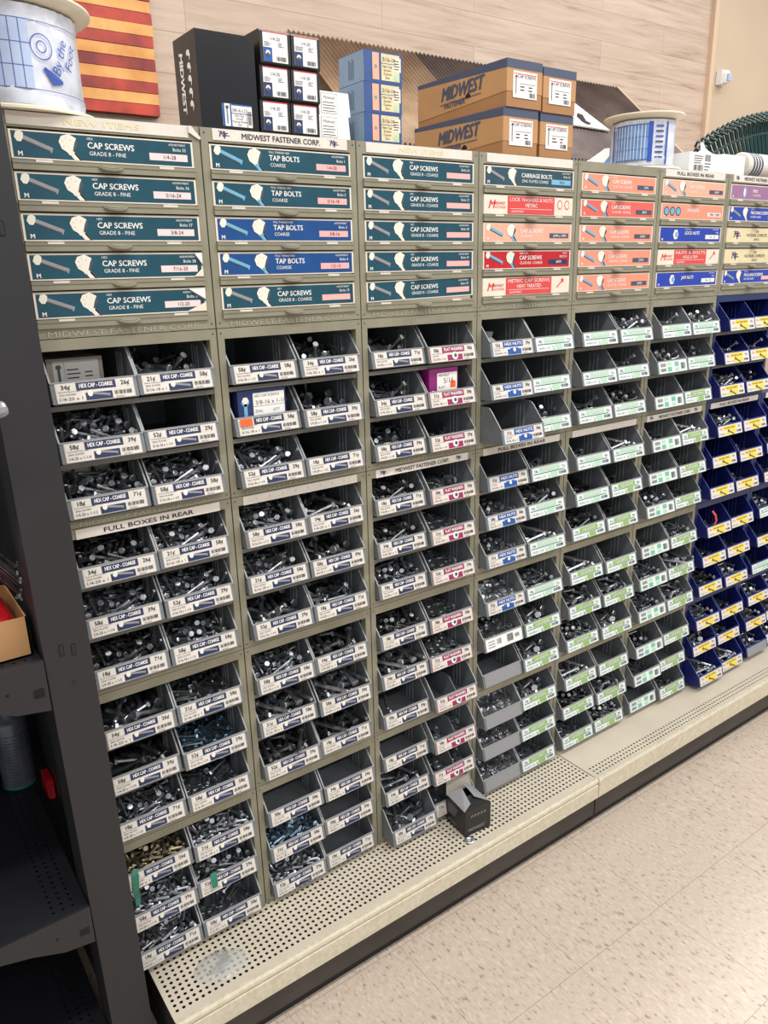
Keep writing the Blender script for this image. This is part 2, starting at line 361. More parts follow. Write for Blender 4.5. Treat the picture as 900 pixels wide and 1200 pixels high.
def drawer_card(kind):
    base, l1, l2, l3, no, size, patch, top = kind
    mb = MB(); W_, H_ = CW, CH
    mb.box(0, -0.001, 0, W_, 0.002, H_, 'white_card')
    def R(a, b, c, d, m, L=1): mb.rect(a*W_, b*H_, c*W_, d*H_, m, L, -0.001)
    def T(t, x, z, h, m, L=4, bold=0.0, align='l', width=None, slant=0): mb.text(t, x*W_, z*H_, h*H_, m, L, bold=bold, align=align, width=None if width is None else width*W_, y=-0.001, slant=slant)
    Y = -0.001
    if base == 'mf':
        R(0.006, 0.03, 0.994, 0.97, 'cream_card'); mf_logo(mb, 0.13*W_, 0.28*H_, 0.5*H_, 'ink_purple', 3, Y)
        T(l1, 0.56, 0.68, 0.15, 'ink', bold=0.01, align='c'); T(l2, 0.56, 0.40, 0.2, 'ink', bold=0.01, align='c'); T(l3, 0.56, 0.14, 0.14, 'ink', align='c')
        return mb.build('label_card')
    if base == 'redwhite':
        R(0.006, 0.03, 0.994, 0.97, 'white_card'); R(0.25, 0.03, 0.78, 0.97, 'redprint', 2)
        T('M', 0.05, 0.30, 0.42, 'redprint', 3, 0.03, slant=0.3); T('MIDWEST', 0.105, 0.50, 0.14, 'redprint', 3, 0.02); T('FASTENER', 0.105, 0.30, 0.14, 'redprint', 3, 0.01)
        T(l1, 0.515, 0.70, 0.19, 'white_print', 4, 0.0, 'c', 0.48); T(l2, 0.515, 0.40, 0.20, 'white_print', 4, 0.0, 'c')
        T(l3, 0.29, 0.11, 0.11, 'white_print', 4); T(no, 0.75, 0.11, 0.11, 'white_print', 4, align='r'); R(0.28, 0.30, 0.75, 0.32, 'white_print', 3)
        if size == 'rings':
            for cx in (0.845, 0.93):
                mb.poly(circ(cx*W_, 0.6*H_, 0.22*H_, sq=1.2), 'redprint', 2, Y); mb.poly(circ(cx*W_, 0.6*H_, 0.17*H_, sq=1.2), 'white_card', 3, Y)
        else: bolt_icon(mb, 0.91*W_, 0.72*H_, 0.6*H_, math.radians(220), 0.05*H_, 0.13*H_, 2, 'redprint', 'redprint', 'white_card', Y)
        return mb.build('label_card')
    R(0.012, 0.05, 0.988, 0.95, base)
    blue = base in ('salmon_card', 'coral_card', 'peach_card', 'red_card') or 'TAP' in l2
    hd, sh = 'bolt_art', ('bolt_blue' if blue else 'bolt_art')
    if 'NUTS' in l2:
        mb.poly(circ(0.25*W_, 0.5*H_, 0.30*H_, 6, 1.15), 'bolt_art', 3, Y); mb.poly(circ(0.26*W_, 0.5*H_, 0.15*H_, 12, 1.3), 'bolt_blue', 4, Y)
    elif l2 == 'PINS':
        mb.poly(circ(0.25*W_, 0.5*H_, 0.22*H_, 12, 1.8), 'bolt_blue', 3, Y); mb.poly(circ(0.24*W_, 0.5*H_, 0.13*H_, 12, 2.2), 'bolt_art', 4, Y)
    elif l2 == 'WASHERS':
        for cx in (0.08, 0.17, 0.26): mb.poly(circ(cx*W_, 0.5*H_, 0.3*H_, 12), 'bolt_shade', 2, Y); mb.poly(circ(cx*W_, 0.5*H_, 0.22*H_, 12), 'bolt_blue', 3, Y)
    else:
        bolt_icon(mb, 0.055*W_, 0.76*H_, 0.165*W_, math.radians(-21), 0.095*H_, 0.20*H_, 2, hd, 'bolt_blue' if blue else 'tape_grey', 'bolt_shade', Y)
        big_head(mb, 0.295*W_, 0.62*H_, 0.36*H_, 0.05*H_, 3, hd, sh, Y)
    T('M', 0.035, 0.10, 0.16, 'white_print', 3, 0.03)
    T(l1, 0.395, 0.80, 0.085, 'white_print', bold=0.01); T(l2, 0.395, 0.50, 0.215, 'white_print', bold=0.025); T(l3, 0.40, 0.25, 0.145, 'white_print')
    if top: T(top, 0.955, 0.80, 0.08, 'white_print', align='r')
    T(no, 0.955, 0.60, 0.12, 'white_print', align='r')
    if patch: R(0.735, 0.22, 0.962, 0.49, patch, 3)
    if size: T(size, 0.855, 0.28, 0.15, 'white_print' if patch in ('navy_print', 'slate_print') else 'ink', 5, 0.01, 'c')
    return mb.build('label_card')
GF = 'GRADE 8 - FINE'; GC = 'GRADE 8 - COARSE'; AS = 'ASSORTMENT'
DR = [
 [('teal_card','HEX','CAP SCREWS',GF,'Bolts %d' % (35+i),s,'lightpink_print',AS) for i, s in enumerate(('1/4-28','5/16-24','3/8-24','7/16-20','1/2-20'))],
 [(c,'FULL THREAD HEX','TAP BOLTS','COARSE','Bolts %d' % (1+i),s,'pink_print',AS) for i, (c, s) in enumerate((('teal_card','1/4-20'),('teal_card','5/16-18'),('blue_card','3/8-16'),('blue_card','1/2-13')))] + [('teal_card','HEX','CAP SCREWS',GC,'Bolts 19','','pink_print',AS)],
 [('teal_card','HEX','CAP SCREWS',GC,'Bolts %d' % (26+i),'','pink_print',AS) for i in range(5)],
 [('slate_card','','CARRIAGE BOLTS','ZINC PLATED COARSE','Bolts 26','3/16','skyblue_print',AS), ('redwhite','LOCK WASHERS & NUTS','METRIC','ASSORTMENT','','rings','',''),
  ('peach_card','METRIC','CAP SCREWS','CLASS 8.8','','6MM x 1MM','slate_print',''), ('red_card','METRIC HEX','CAP SCREWS','CLASS 8.8 - COARSE','BOLTS 4','8MM','navy_print','METRIC'), ('redwhite','METRIC CAP SCREWS','HEAT TREATED','ASSORTMENT','','bolt','','')],
 [(c,'METRIC','CAP SCREWS','CLASS 8.8 - COARSE','',s,'slate_print','') for c, s in (('salmon_card','7MM'),('coral_card','8MM'),('salmon_card','10MM'),('salmon_card','12MM'),('salmon_card','14MM'))],
 [('peach_card','METRIC','CAP SCREWS','CLASS 8.8','','16MM','slate_print',''), ('salmon_card','METRIC','WASHERS','','','7MM - 12MM','cream_print',''), ('royal_card','HEX NYLON','LOCK NUTS','','Nuts','1/4 - 1/2','white_print',AS),
  ('redwhite','NUTS & BOLTS','HOLE & TRIM','ASSORTMENT','','bolt','',''), ('royal_card','','JAM NUTS','','Nuts','1/4 - 1/2','white_print',AS)],
 [('purple_card','','PINS','ASSORTED','','','',''), ('royal_card','SLOTTED','MACHINE SCREWS','ROUND HEAD','Bolts','','white_print',''), ('mf','THE','FASTENER COMPLETE','SERVICE','','','',''), ('mf','THE','FASTENER COMPLETE','SERVICE','','','',''),
  ('royal_card','SLOTTED','MACHINE SCREWS','ROUND HEAD','Bolts','','pink_print','')]]

LW, LH = 0.124, 0.0315
CENTS = ('18','21','23','24','26','29','31','34','36','39','42','47','52','58','63','71')
SIZES = ('1/4-20 x 1','5/16-18 x 1','1/4-20 x 1-1/4','5/16-18 x 1-1/4','1/4-20 x 1-1/2','5/16-18 x 1-1/2','3/8-16 x 2','3/8-16 x 3','7/16-14 x 2','1/2-13 x 2')
def bin_label(kind, var):
    mb = MB(); r = random.Random(var*7+3)
    def R(a, b, c, d, m, L=1): mb.rect(a*LW, b*LH, c*LW, d*LH, m, L, -0.0004)
    def RR(a, b, c, d, m, L=1): mb.poly(rrect(a*LW, b*LH, c*LW, d*LH, 0.0022), m, L, -0.0004)
    def T(t, x, z, h, m, L=5, bold=0.0, align='l', width=None): mb.text(t, x*LW, z*LH, h*LH, m, L, bold=bold, align=align, y=-0.0004, width=None if width is None else width*LW)
    Y = -0.0004
    edge = {'hex':'bin_edge','washer':'pink_print','nut':'skyblue_print'}.get(kind, 'pale_white')
    if kind == 'blank': mb.box(0, -0.0006, 0, LW, 0.0004, LH, 'tape_grey'); return mb.build('label_card')
    if kind == 'paper':
        mb.box(0, -0.0006, 0, LW, 0.0004, LH, 'white_print'); barcode(mb, 0.58*LW, 0.25*LH, 0.76*LW, 0.85*LH, 4, 8, Y); barcode(mb, 0.30*LW, 0.35*LH, 0.42*LW, 0.8*LH, 4, 6, Y)
        for i in range(3): R(0.06, 0.25+0.22*i, 0.24, 0.31+0.22*i, 'slate_print', 3)
        R(0.8, 0.4, 0.92, 0.7, 'tape_grey', 3); return mb.build('label_card')
    mb.box(0, -0.0004, 0, LW, 0.0004, LH, edge)
    if kind in ('hex', 'washer', 'nut'):
        ink = {'hex':'navy_print','washer':'maroon_print','nut':'blue_print'}[kind]
        R(0.01, 0.02, 0.99, 0.98, 'cream_print'); R(0.26, 0.56, 0.76, 0.96, ink, 2)
        T({'hex':'HEX CAP - COARSE','washer':'FLAT WASHERS','nut':'HEX NUTS'}[kind], 0.51, 0.68, 0.20, 'white_print', 6, 0.03, 'c', 0.42)
        R(0.36, 0.04, 0.70, 0.42, ink, 2)
        RR(0.025, 0.58, 0.24, 0.95, 'cream_print', 3); RR(0.785, 0.58, 0.975, 0.95, 'cream_print', 3)
        T(r.choice(CENTS)+'\u00a2', 0.13, 0.66, 0.22, 'ink', 6, 0.02, 'c'); T(r.choice(CENTS)+'\u00a2', 0.88, 0.66, 0.22, 'ink', 6, 0.02, 'c')
        R(0.03, 0.535, 0.30, 0.55, ink, 3); R(0.03, 0.50, 0.97, 0.52, 'white_print', 3)
        T('ZINC PLATED' if kind == 'hex' else 'SAE ZINC', 0.04, 0.36, 0.09, 'ink', 5); T(SIZES[var % len(SIZES)], 0.04, 0.12, 0.15, 'ink', 5, 0.0, 'l', 0.28)
        barcode(mb, 0.73*LW, 0.20*LH, 0.955*LW, 0.40*LH, 4, 14, Y); T('MIDWEST', 0.74, 0.05, 0.07, 'ink', 5)
        if kind == 'hex': bolt_icon(mb, 0.43*LW, 0.38*LH, 0.24*LW, math.radians(-10), 0.07*LH, 0.17*LH, 4, 'bolt_art', 'tape_grey', 'slate_print', Y)
        elif kind == 'washer': mb.poly(circ(0.53*LW, 0.34*LH, 0.26*LH, 16), 'pale_white', 4, Y); mb.poly(circ(0.54*LW, 0.34*LH, 0.13*LH, 12), 'bolt_shade', 5, Y)
        else:
            for k, (dx, L0) in enumerate(((0,4),)): mb.poly([(0.42*LW,0.50*LH),(0.53*LW,0.02*LH),(0.64*LW,0.50*LH)], 'blue_print', 4, Y); mb.poly(circ(0.53*LW, 0.36*LH, 0.15*LH, 6), 'bolt_art', 5, Y)
        return mb.build('label_card')
    if kind in ('green', 'pale_glare_green'):
        g = 'green_print' if kind == 'green' else 'mint_print'
        R(0.01, 0.02, 0.99, 0.98, 'pale_white'); R(0.20, 0.56, 0.78, 0.93, g, 2); R(0.03, 0.46, 0.90, 0.52, 'slate_print', 3); R(0.42, 0.04, 0.70, 0.42, g, 2)
        T('CAP SCREWS', 0.49, 0.64, 0.18, 'white_print', 5, 0.02, 'c', 0.4); T(r.choice(CENTS)+'\u00a2', 0.11, 0.62, 0.2, 'slate_print', 5, 0.0, 'c'); T(r.choice(CENTS)+'\u00a2', 0.88, 0.62, 0.2, 'slate_print', 5, 0.0, 'c')
        barcode(mb, 0.74*LW, 0.14*LH, 0.95*LW, 0.38*LH, 4, 12, Y, 'slate_print'); bolt_icon(mb, 0.45*LW, 0.34*LH, 0.1*LW, math.radians(-65), 0.05*LH, 0.12*LH, 4, 'white_print', 'white_print', 'mint_print', Y)
        T(SIZES[var % len(SIZES)], 0.05, 0.14, 0.15, 'slate_print', 5, 0.0, 'l', 0.3)
        return mb.build('label_card')
    if kind == 'teal':
        R(0.01, 0.02, 0.99, 0.98, 'pale_white')
        for a, b in ((0.30, 0.10), (0.56, 0.48)): R(a, b, a+0.15, b+0.40, 'teal_print', 2)
        R(0.30, 0.60, 0.45, 0.90, 'mint_print', 2); R(0.56, 0.08, 0.71, 0.38, 'mint_print', 2); R(0.06, 0.55, 0.25, 0.85, 'tape_grey', 2); barcode(mb, 0.05*LW, 0.16*LH, 0.25*LW, 0.42*LH, 4, 9, Y, 'slate_print'); barcode(mb, 0.78*LW, 0.2*LH, 0.94*LW, 0.75*LH, 4, 8, Y, 'slate_print')
        return mb.build('label_card')
    if kind == 'yellow':
        R(0.01, 0.02, 0.99, 0.98, 'cream_print'); R(0.20, 0.56, 0.74, 0.92, 'yellow_print', 2); R(0.34, 0.06, 0.72, 0.5, 'yellow_print', 2)
        T('MACHINE SCREWS', 0.47, 0.65, 0.16, 'bolt_shade', 5, 0.0, 'c', 0.46); T(r.choice(CENTS)+'\u00a2', 0.11, 0.62, 0.2, 'redprint', 5, 0.0, 'c'); T(r.choice(CENTS)+'\u00a2', 0.87, 0.62, 0.2, 'bolt_shade', 5, 0.0, 'c')
        bolt_icon(mb, 0.42*LW, 0.42*LH, 0.22*LW, math.radians(-25), 0.06*LH, 0.15*LH, 4, 'bolt_shade', 'bolt_shade', 'bolt_shade', Y)
        barcode(mb, 0.76*LW, 0.16*LH, 0.95*LW, 0.36*LH, 4, 10, Y); T(SIZES[var % len(SIZES)], 0.05, 0.16, 0.14, 'bolt_shade', 5, 0.0, 'l', 0.26)
        return mb.build('label_card')

# ------------------------------------------------------------------ the cabinets
W = 0.305; YB = 0.29
ZT = [1.7162, 1.3970, 1.0896, 0.7789, 0.4543, 0.1500]
ORD = ('leftmost', 'second', 'third', 'fourth', 'fifth', 'sixth', 'seventh', 'eighth')
def shell(mb, x0, x1, z0, z1, t_, b_, s, m, yb=YB):
    g = 0.0012; x0 += g; x1 -= g; z0 += 0.0006; z1 -= 0.0006
    mb.box(x0, 0, z0, x0+s, 0.018, z1, m); mb.box(x1-s, 0, z0, x1, 0.018, z1, m)            # front flanges
    mb.box(x0, 0.018, z0, x0+0.002, yb, z1, m); mb.box(x1-0.002, 0.018, z0, x1, yb, z1, m)    # side sheets
    mb.box(x0+s, 0, z1-t_, x1-s, 0.014, z1, m); mb.box(x0+s, 0, z0, x1-s, 0.014, z0+b_, m)     # rails
    mb.box(x0+0.002, 0.014, z1-0.0016, x1-0.002, yb, z1, m); mb.box(x0+0.002, 0.014, z0, x1-0.002, yb, z0+0.0016, m)
    mb.box(x0+0.002, yb-0.0016, z0+0.0016, x1-0.002, yb, z1-0.0016, m)
    for x in (x0+s/2, x1-s/2):
        for z in (z0+0.008, z1-0.008): mb.add([(x+0.0017*math.cos(a), -0.0003, z+0.0017*math.sin(a)) for a in [k*math.pi/3 for k in range(6)]], [tuple(range(6))], 'screw_dot')
def strip(parent, x0, x1, z0, z1, words, look='plain', curl=False):
    mb = MB(); h = z1 - z0; wd = x1 - x0
    mb.box(0, -0.0014, 0, wd, 0.0, h, 'cream_print')
    if curl: mb.prismy([(wd, h), (wd, h*0.45), (wd+0.018, -h*0.12), (wd+0.020, h*0.05), (wd+0.005, h)], -0.004, -0.0008, 'cream_print')
    Y = -0.0014
    if look == 'mf':
        mf_logo(mb, wd*0.045, h*0.24, h*0.58, 'ink_purple', 2, Y); mf_logo(mb, wd*0.86, h*0.24, h*0.58, 'ink_purple', 2, Y)
        mb.text(words, wd*0.49, h*0.24, h*0.50, 'ink', 2, bold=0.02, align='c', y=Y, width=wd*0.58)
    elif look == 'plain': mb.text(words, wd*0.49, h*0.26, h*0.46, 'ink', 2, bold=0.03, align='c', y=Y, width=wd*0.62)
    elif look == 'yellow':
        mb.text(words, wd*0.5, h*0.26, h*0.46, 'yellow_faint', 2, bold=0.03, align='c', y=Y, width=wd*0.42)
    elif look == 'marks':
        for i in range(8): mb.text('x', wd*(0.1+0.11*i), h*0.5, h*0.2, 'screw_dot', 2, y=Y)
        for i in range(40): mb.rect(wd*(0.03+0.0235*i), h*0.22, wd*(0.033+0.0235*i), h*(0.30+0.05*(i % 3)), 'faint_ink', 2, Y)
    elif look == 'faded': mb.text(words, wd*0.5, h*0.28, h*0.44, 'faint_ink', 2, align='c', y=Y, width=wd*0.6)
    o = mb.build('sign_strip', parent, (x0, 0, z0)); return o
card_cache = {}
def drawer_cabinet(c):
    x0 = c*W; z0, z1 = ZT[1], ZT[0]
    looks = ['with teal fine cap screw drawers', 'with teal and blue tap bolt drawers', 'with five dark teal coarse cap screw drawers', 'with one bright red drawer', 'with five salmon drawers', 'with mixed peach and royal blue drawers', 'with purple top drawer']
    t = thing('drawer_cabinet', 'beige drawer cabinet %s, %s column' % (looks[c], ORD[c]), 'cabinet', (x0+W/2, 0, z0), 'drawer cabinets along the top')
    mb = MB(); mb.M = Matrix.Translation((-W/2, 0, -z0)); shell(mb, 0, W, z0, z1, 0.021, 0.015, 0.0125, 'beige_steel')
    for i in range(4):
        z = z1 - 0.0805 - 0.0563*i; mb.box(0.0137, 0.0, z-0.0008, W-0.0137, 0.28, z+0.0008, 'beige_steel')
    mb.build('frame', t)
    mb = MB(); mb.text('MIDWEST FASTENER CORP.', 0, 0.0030, 0.0082, 'raised_print', 0, bold=0.01, align='c', width=0.25, y=-0.0012); o = mb.build('embossed_name', t)
    for v in list(o.data.vertices): pass
    d = {0: ('NEW ITEMS', 'yellow', True), 1: ('MIDWEST FASTENER CORP.', 'mf', False), 2: ('NEW ITEMS', 'yellow', False), 3: ('', 'faded', False), 5: ('FULL BOXES IN REAR', 'plain', False), 6: ('MIDWEST FASTENER CORP.', 'mf', False)}.get(c)
    if d: strip(t, -W/2+(0.022 if c != 0 else 0.014), W/2-0.020, z1-z0-0.0185, z1-z0-0.0012, d[0], d[1], d[2])
    for i in range(5):
        zt = z1 - 0.0242 - 0.0563*i; zb = zt - 0.0392
        lab = DR[c][i]
        mb = MB()   # drawer tray: front rail, sides and floor
        mb.box(-0.1385, -0.004, -0.0145, 0.1385, 0.010, -0.0015, 'beige_steel'); mb.box(-0.1385, -0.0052, -0.0060, 0.1385, -0.004, -0.0040, 'beige_steel')
        mb.box(-0.137, 0.010, -0.004, 0.137, 0.26, -0.0025, 'beige_steel')
        mb.box(-0.137, 0.010, -0.0025, -0.1355, 0.26, 0.012, 'beige_steel'); mb.box(0.1355, 0.010, -0.0025, 0.137, 0.26, 0.012, 'beige_steel')
        mb.box(-0.135, 0.003, -0.0015, 0.135, 0.255, 0.036, 'white_card')
        for x in (-0.095, 0.090): mb.box(x-0.012, -0.0056, -0.0042, x+0.012, -0.001, -0.0012, 'cream_print')
        dr = mb.build('drawer', t, (0, 0, zb - z0))
        mb = MB(); n = 12
        P = [(0.019*math.cos(math.pi*k/n), 0.019*math.sin(math.pi*k/n)) for k in range(n+1)]
        mb.M = Matrix.Translation((0.001, -0.004, -0.0050)) @ Matrix.Rotation(math.radians(24), 4, 'X')
        mb.prismz([(x, -y*0.72) for x, y in P], -0.0022, 0.0, 'beige_steel'); mb.prismz([(x*0.8, -y*0.5) for x, y in P], 0.0, 0.0012, 'beige_steel')
        mb.build('pull_tab', dr)
        if lab not in card_cache: o = drawer_card(lab); card_cache[lab] = o.data; o.parent = dr
        else: o = link('label_card', card_cache[lab], dr)
        o.location = (-CW/2, 0.0, 0.0); 
        if c == 2 and i == 4: o.rotation_euler = (0, math.radians(-1), 0)
    if c == 0:   # torn corner of the lowest card
        for i in (3, 4):
            zb = z1 - 0.0242 - 0.0563*i - 0.0392 - z0
            mb = MB(); k = 1.0 if i == 4 else 0.45
            mb.poly([(0.137, 0.038), (0.137, 0.019), (0.137-0.030*k, 0.038)], 'white_print', 9, -0.001); mb.poly([(0.137, 0.015), (0.137, 0.001), (0.137-0.036*k, 0.001)], 'white_card', 9, -0.001)
            mb.poly([(0.137-0.030*k, 0.0382), (0.137, 0.020), (0.1365, 0.016), (0.137-0.030*k, 0.0362)], 'bolt_shade', 10, -0.001)
            mb.build('torn_corner', t, (0, 0, zb))
ROWF = (0.337, 0.645, 0.955)
def bin_rack(c, u):
    x0 = c*W; z0, z1 = ZT[u+2], ZT[u+1]; H = z1 - z0; blue = c >= 6; m = 'navy_steel' if blue else 'beige_steel'
    hue = 'navy blue' if blue else 'beige'
    t = thing('bin_rack', '%s steel bin rack, %s, %s column' % (hue, ('directly under the drawer cabinet', 'second rack down', 'third rack down', 'bottom rack on the deck')[u], ORD[c]) if c < 7 else
              'navy blue steel bin rack, %s at the right photo edge' % ('topmost', 'second down', 'third down', 'bottom on the deck')[u], 'rack', (x0+W/2, 0, z0), 'stacked bin racks')
    mb = MB(); mb.M = Matrix.Translation((-W/2, 0, -z0)); bot = H - H*0.955 - 0.001
    shell(mb, 0, W, z0, z1, 0.0175, bot, 0.0125, m); mb.build('frame', t)
    for k in (0, 1):
        z = H - H*ROWF[k]; mb = MB()
        mb.box(-W/2+0.0035, 0.002, z-0.0085, W/2-0.0035, 0.010, z-0.0005, 'shelf_grey'); mb.box(-W/2+0.0035, 0.010, z-0.0020, W/2-0.0035, 0.286, z-0.0005, 'shelf_grey'); mb.build('shelf', t)
    mb = MB(); mb.box(-W/2+0.013, 0.013, bot-0.0015, W/2-0.013, 0.286, bot, 'shelf_grey'); mb.build('shelf', t)
    s = {(0,1):('FULL BOXES IN REAR','plain'),(1,1):('','marks'),(2,1):('MIDWEST FASTENER CORP.','mf'),(3,1):('FULL BOXES IN REAR','plain'),(4,1):('','faded'),(5,1):('MIDWEST FASTENER CORP.','mf'),(6,1):('FULL BOXES IN REAR','plain'),(7,1):('','faded')}.get((c, u))
    if s: strip(t, -W/2+0.024, W/2-0.024, H-0.0185, H-0.002, s[0], s[1])
    if u == 0 and not blue:
        mb = MB(); mb.text('MIDWEST FASTENER CORP.', 0, 0.003, 0.0075, 'raised_print', 0, bold=0.01, align='c', width=0.24, y=-0.0012); mb.build('embossed_name', t)
for c in range(7): drawer_cabinet(c)
for c in range(8):
    for u in range(4):
        if c == 7 and u == 0: continue
        bin_rack(c, u)

# ------------------------------------------------------------------ the bins
BW, BD = 0.1355, 0.262
def bin_body(m, me_):
    mb = MB(); t = 0.0018
    prof = [(-0.0075, 0.0062), (0.0, 0.0375), (0.0060, 0.0455), (0.0330, 0.0770), (0.0390, 0.0822), (0.0460, 0.0838), (BD, 0.0838), (BD, 0.0), (0.055, 0.0), (0.0, 0.0050)]
    for x in (0, BW-t): mb.prismx(prof, x, x+t, m)
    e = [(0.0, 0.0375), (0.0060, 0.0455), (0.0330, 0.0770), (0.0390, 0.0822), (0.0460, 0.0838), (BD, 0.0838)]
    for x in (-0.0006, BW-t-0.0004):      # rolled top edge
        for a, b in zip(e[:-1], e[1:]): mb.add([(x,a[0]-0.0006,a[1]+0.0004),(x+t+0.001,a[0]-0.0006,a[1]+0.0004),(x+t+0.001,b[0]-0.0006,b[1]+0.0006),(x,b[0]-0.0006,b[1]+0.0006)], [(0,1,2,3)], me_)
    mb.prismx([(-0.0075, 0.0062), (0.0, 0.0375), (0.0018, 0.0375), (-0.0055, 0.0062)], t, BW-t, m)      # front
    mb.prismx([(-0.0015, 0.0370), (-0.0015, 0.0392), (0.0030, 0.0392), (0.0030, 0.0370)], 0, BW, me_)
    mb.prismx([(-0.0070, 0.0050), (0.0, 0.0050), (0.055, 0.0), (BD, 0.0), (BD, 0.0016), (0.055, 0.0016), (0.001, 0.0066), (-0.0070, 0.0064)], t, BW-t, m)
    mb.box(t, BD-t, 0.0016, BW-t, BD, 0.0838, m)
    for x in (t, BW-t-0.0012):
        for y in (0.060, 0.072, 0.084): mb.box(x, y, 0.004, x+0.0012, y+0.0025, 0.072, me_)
    return mb.build('bin_body')
BODY = {'g': bin_body('bin_grey', 'bin_edge'), 'n': bin_body('bin_navy', 'bin_navy_edge')}
# contents, row by row from the top: first letter left bin, second right bin
FILL = {
 0: ['.f','b.','bb','BB','BB','Bs','lf','lf','Bf','SS','SB','Sf'],
 1: ['.f','.l','b.','bl','bl','lf','BL','LL','LL','..','S.','S.'],
 2: ['f.','f.','fr','Bw','Bw','Bw','Bw','LW','g.','.w','lw','lw'],
 3: ['p.','..','.f','.f','nb','nl','Nb','nl','.l','Nl','Nf','Nf'],
 4: ['.b','.f','fb','fl','ff','bf','lf','LL','Bl','l.','BL','fB'],
 5: ['fb','bf','..','fl','ff','bf','fb','bL','bL','b.','f.','.f'],
 6: ['..','ff','bf','bf','.f','.f','ff','ff','bb','bf','lf','ll'],
 7: ['..','..','..','..','f.','f.','bb','ff','ff','bb','bb','bb']}
def lab_kind(c, row, side):
    if c <= 1: return 'hex'
    if c == 2: return 'hex' if side == 0 else 'washer'
    if c == 3:
        if side == 0: return 'nut' if row < 7 else ('paper' if row == 7 else 'blank')
        return 'pale_glare_green' if row < 7 else 'green'
    if c == 4: return 'pale_glare_green' if row < 5 - side*1 else 'green'  # upper green labels go paler, their glare put into the print colour
    if c == 5: return ('pale_glare_green' if row < 1 else 'teal') if side == 0 else ('pale_glare_green' if row < 2 else 'green')
    if c == 7 and (row, side) in ((8, 0), (11, 0), (6, 0)): return 'blank' if row == 11 else 'pale_glare_green'
    return 'yellow'
KW = {'hex':'navy hex cap label','washer':'maroon washer label','nut':'blue hex nut label','paper':'plain white barcode label','blank':'blank grey front','pale_glare_green':'pale green glare-tinted label','green':'bright green label','teal':'white and teal label','yellow':'yellow label'}
ROWN = ('top','second','third','fourth','fifth','sixth','seventh','eighth','ninth','tenth','eleventh','bottom')
PULL = {(3,2,0):0.066,(6,11,0):0.060,(6,11,1):0.050,(2,11,0):0.040,(7,11,0):0.045,(7,10,0):0.03,(3,2,1):0.026}
label_cache = {}; BINS = []
bx_off = (0.0155, 0.1545)
for c in range(8):
    for row in range(12):
        u = row // 3; k = row % 3
        if c == 7 and u == 0: continue
        H = ZT[u+1] - ZT[u+2]; zb = ZT[u+1] - H*ROWF[k] + 0.0002
        for side in (0, 1):
            base = 0.010 if c < 3 else 0.022
            if c == 2 and side == 1: base = 0.016 + (0.010 if row > 7 else 0)
            if c in (6, 7): base = 0.028
            p = PULL.get((c, row, side), base + random.Random(c*100+row*2+side).uniform(-0.004, 0.006))
            x = c*W + bx_off[side]; q = project((x, -p, zb + 0.04))
            if q[0] > 915: continue
            kd = lab_kind(c, row, side)
            hue = 'navy' if c >= 6 else 'grey'
            lb = '%s plastic bin with %s, %s in %s bin row, %s column' % (hue, KW[kd], 'left' if side == 0 else 'right', ROWN[row], ORD[c])
            t = thing('parts_bin', lb, 'bin', (x, -p, zb), 'parts bins in the racks')
            link('bin_body', BODY['n' if c >= 6 else 'g'].data, t)
            key = (kd, (c*5 + row*2 + side) % 6)
            if key not in label_cache: o = bin_label(*key); label_cache[key] = o.data; o.parent = t
            else: o = link('label_card', label_cache[key], t)
            o.location = ((BW-LW)/2, -0.0078, 0.0065); o.rotation_euler = (math.radians(-13.5), 0, 0)
            if c == 3 and side == 0 and row >= 8 or kd == 'blank': pass
            if c == 2 and side == 1 and row >= 8:
                mb = MB(); mb.prismx([(0.002, 0.003), (0.002, 0.036), (0.030, 0.066), (BD-0.01, 0.066), (BD-0.01, 0.003)], -0.0008, 0.0008, 'bin_grey'); mb.build('divider', t, (BW*0.52, 0, 0))
            BINS.append((c, row, side, x, -p, zb, FILL[c][row][side], t))
for o in BODY.values(): bpy.data.objects.remove(o)

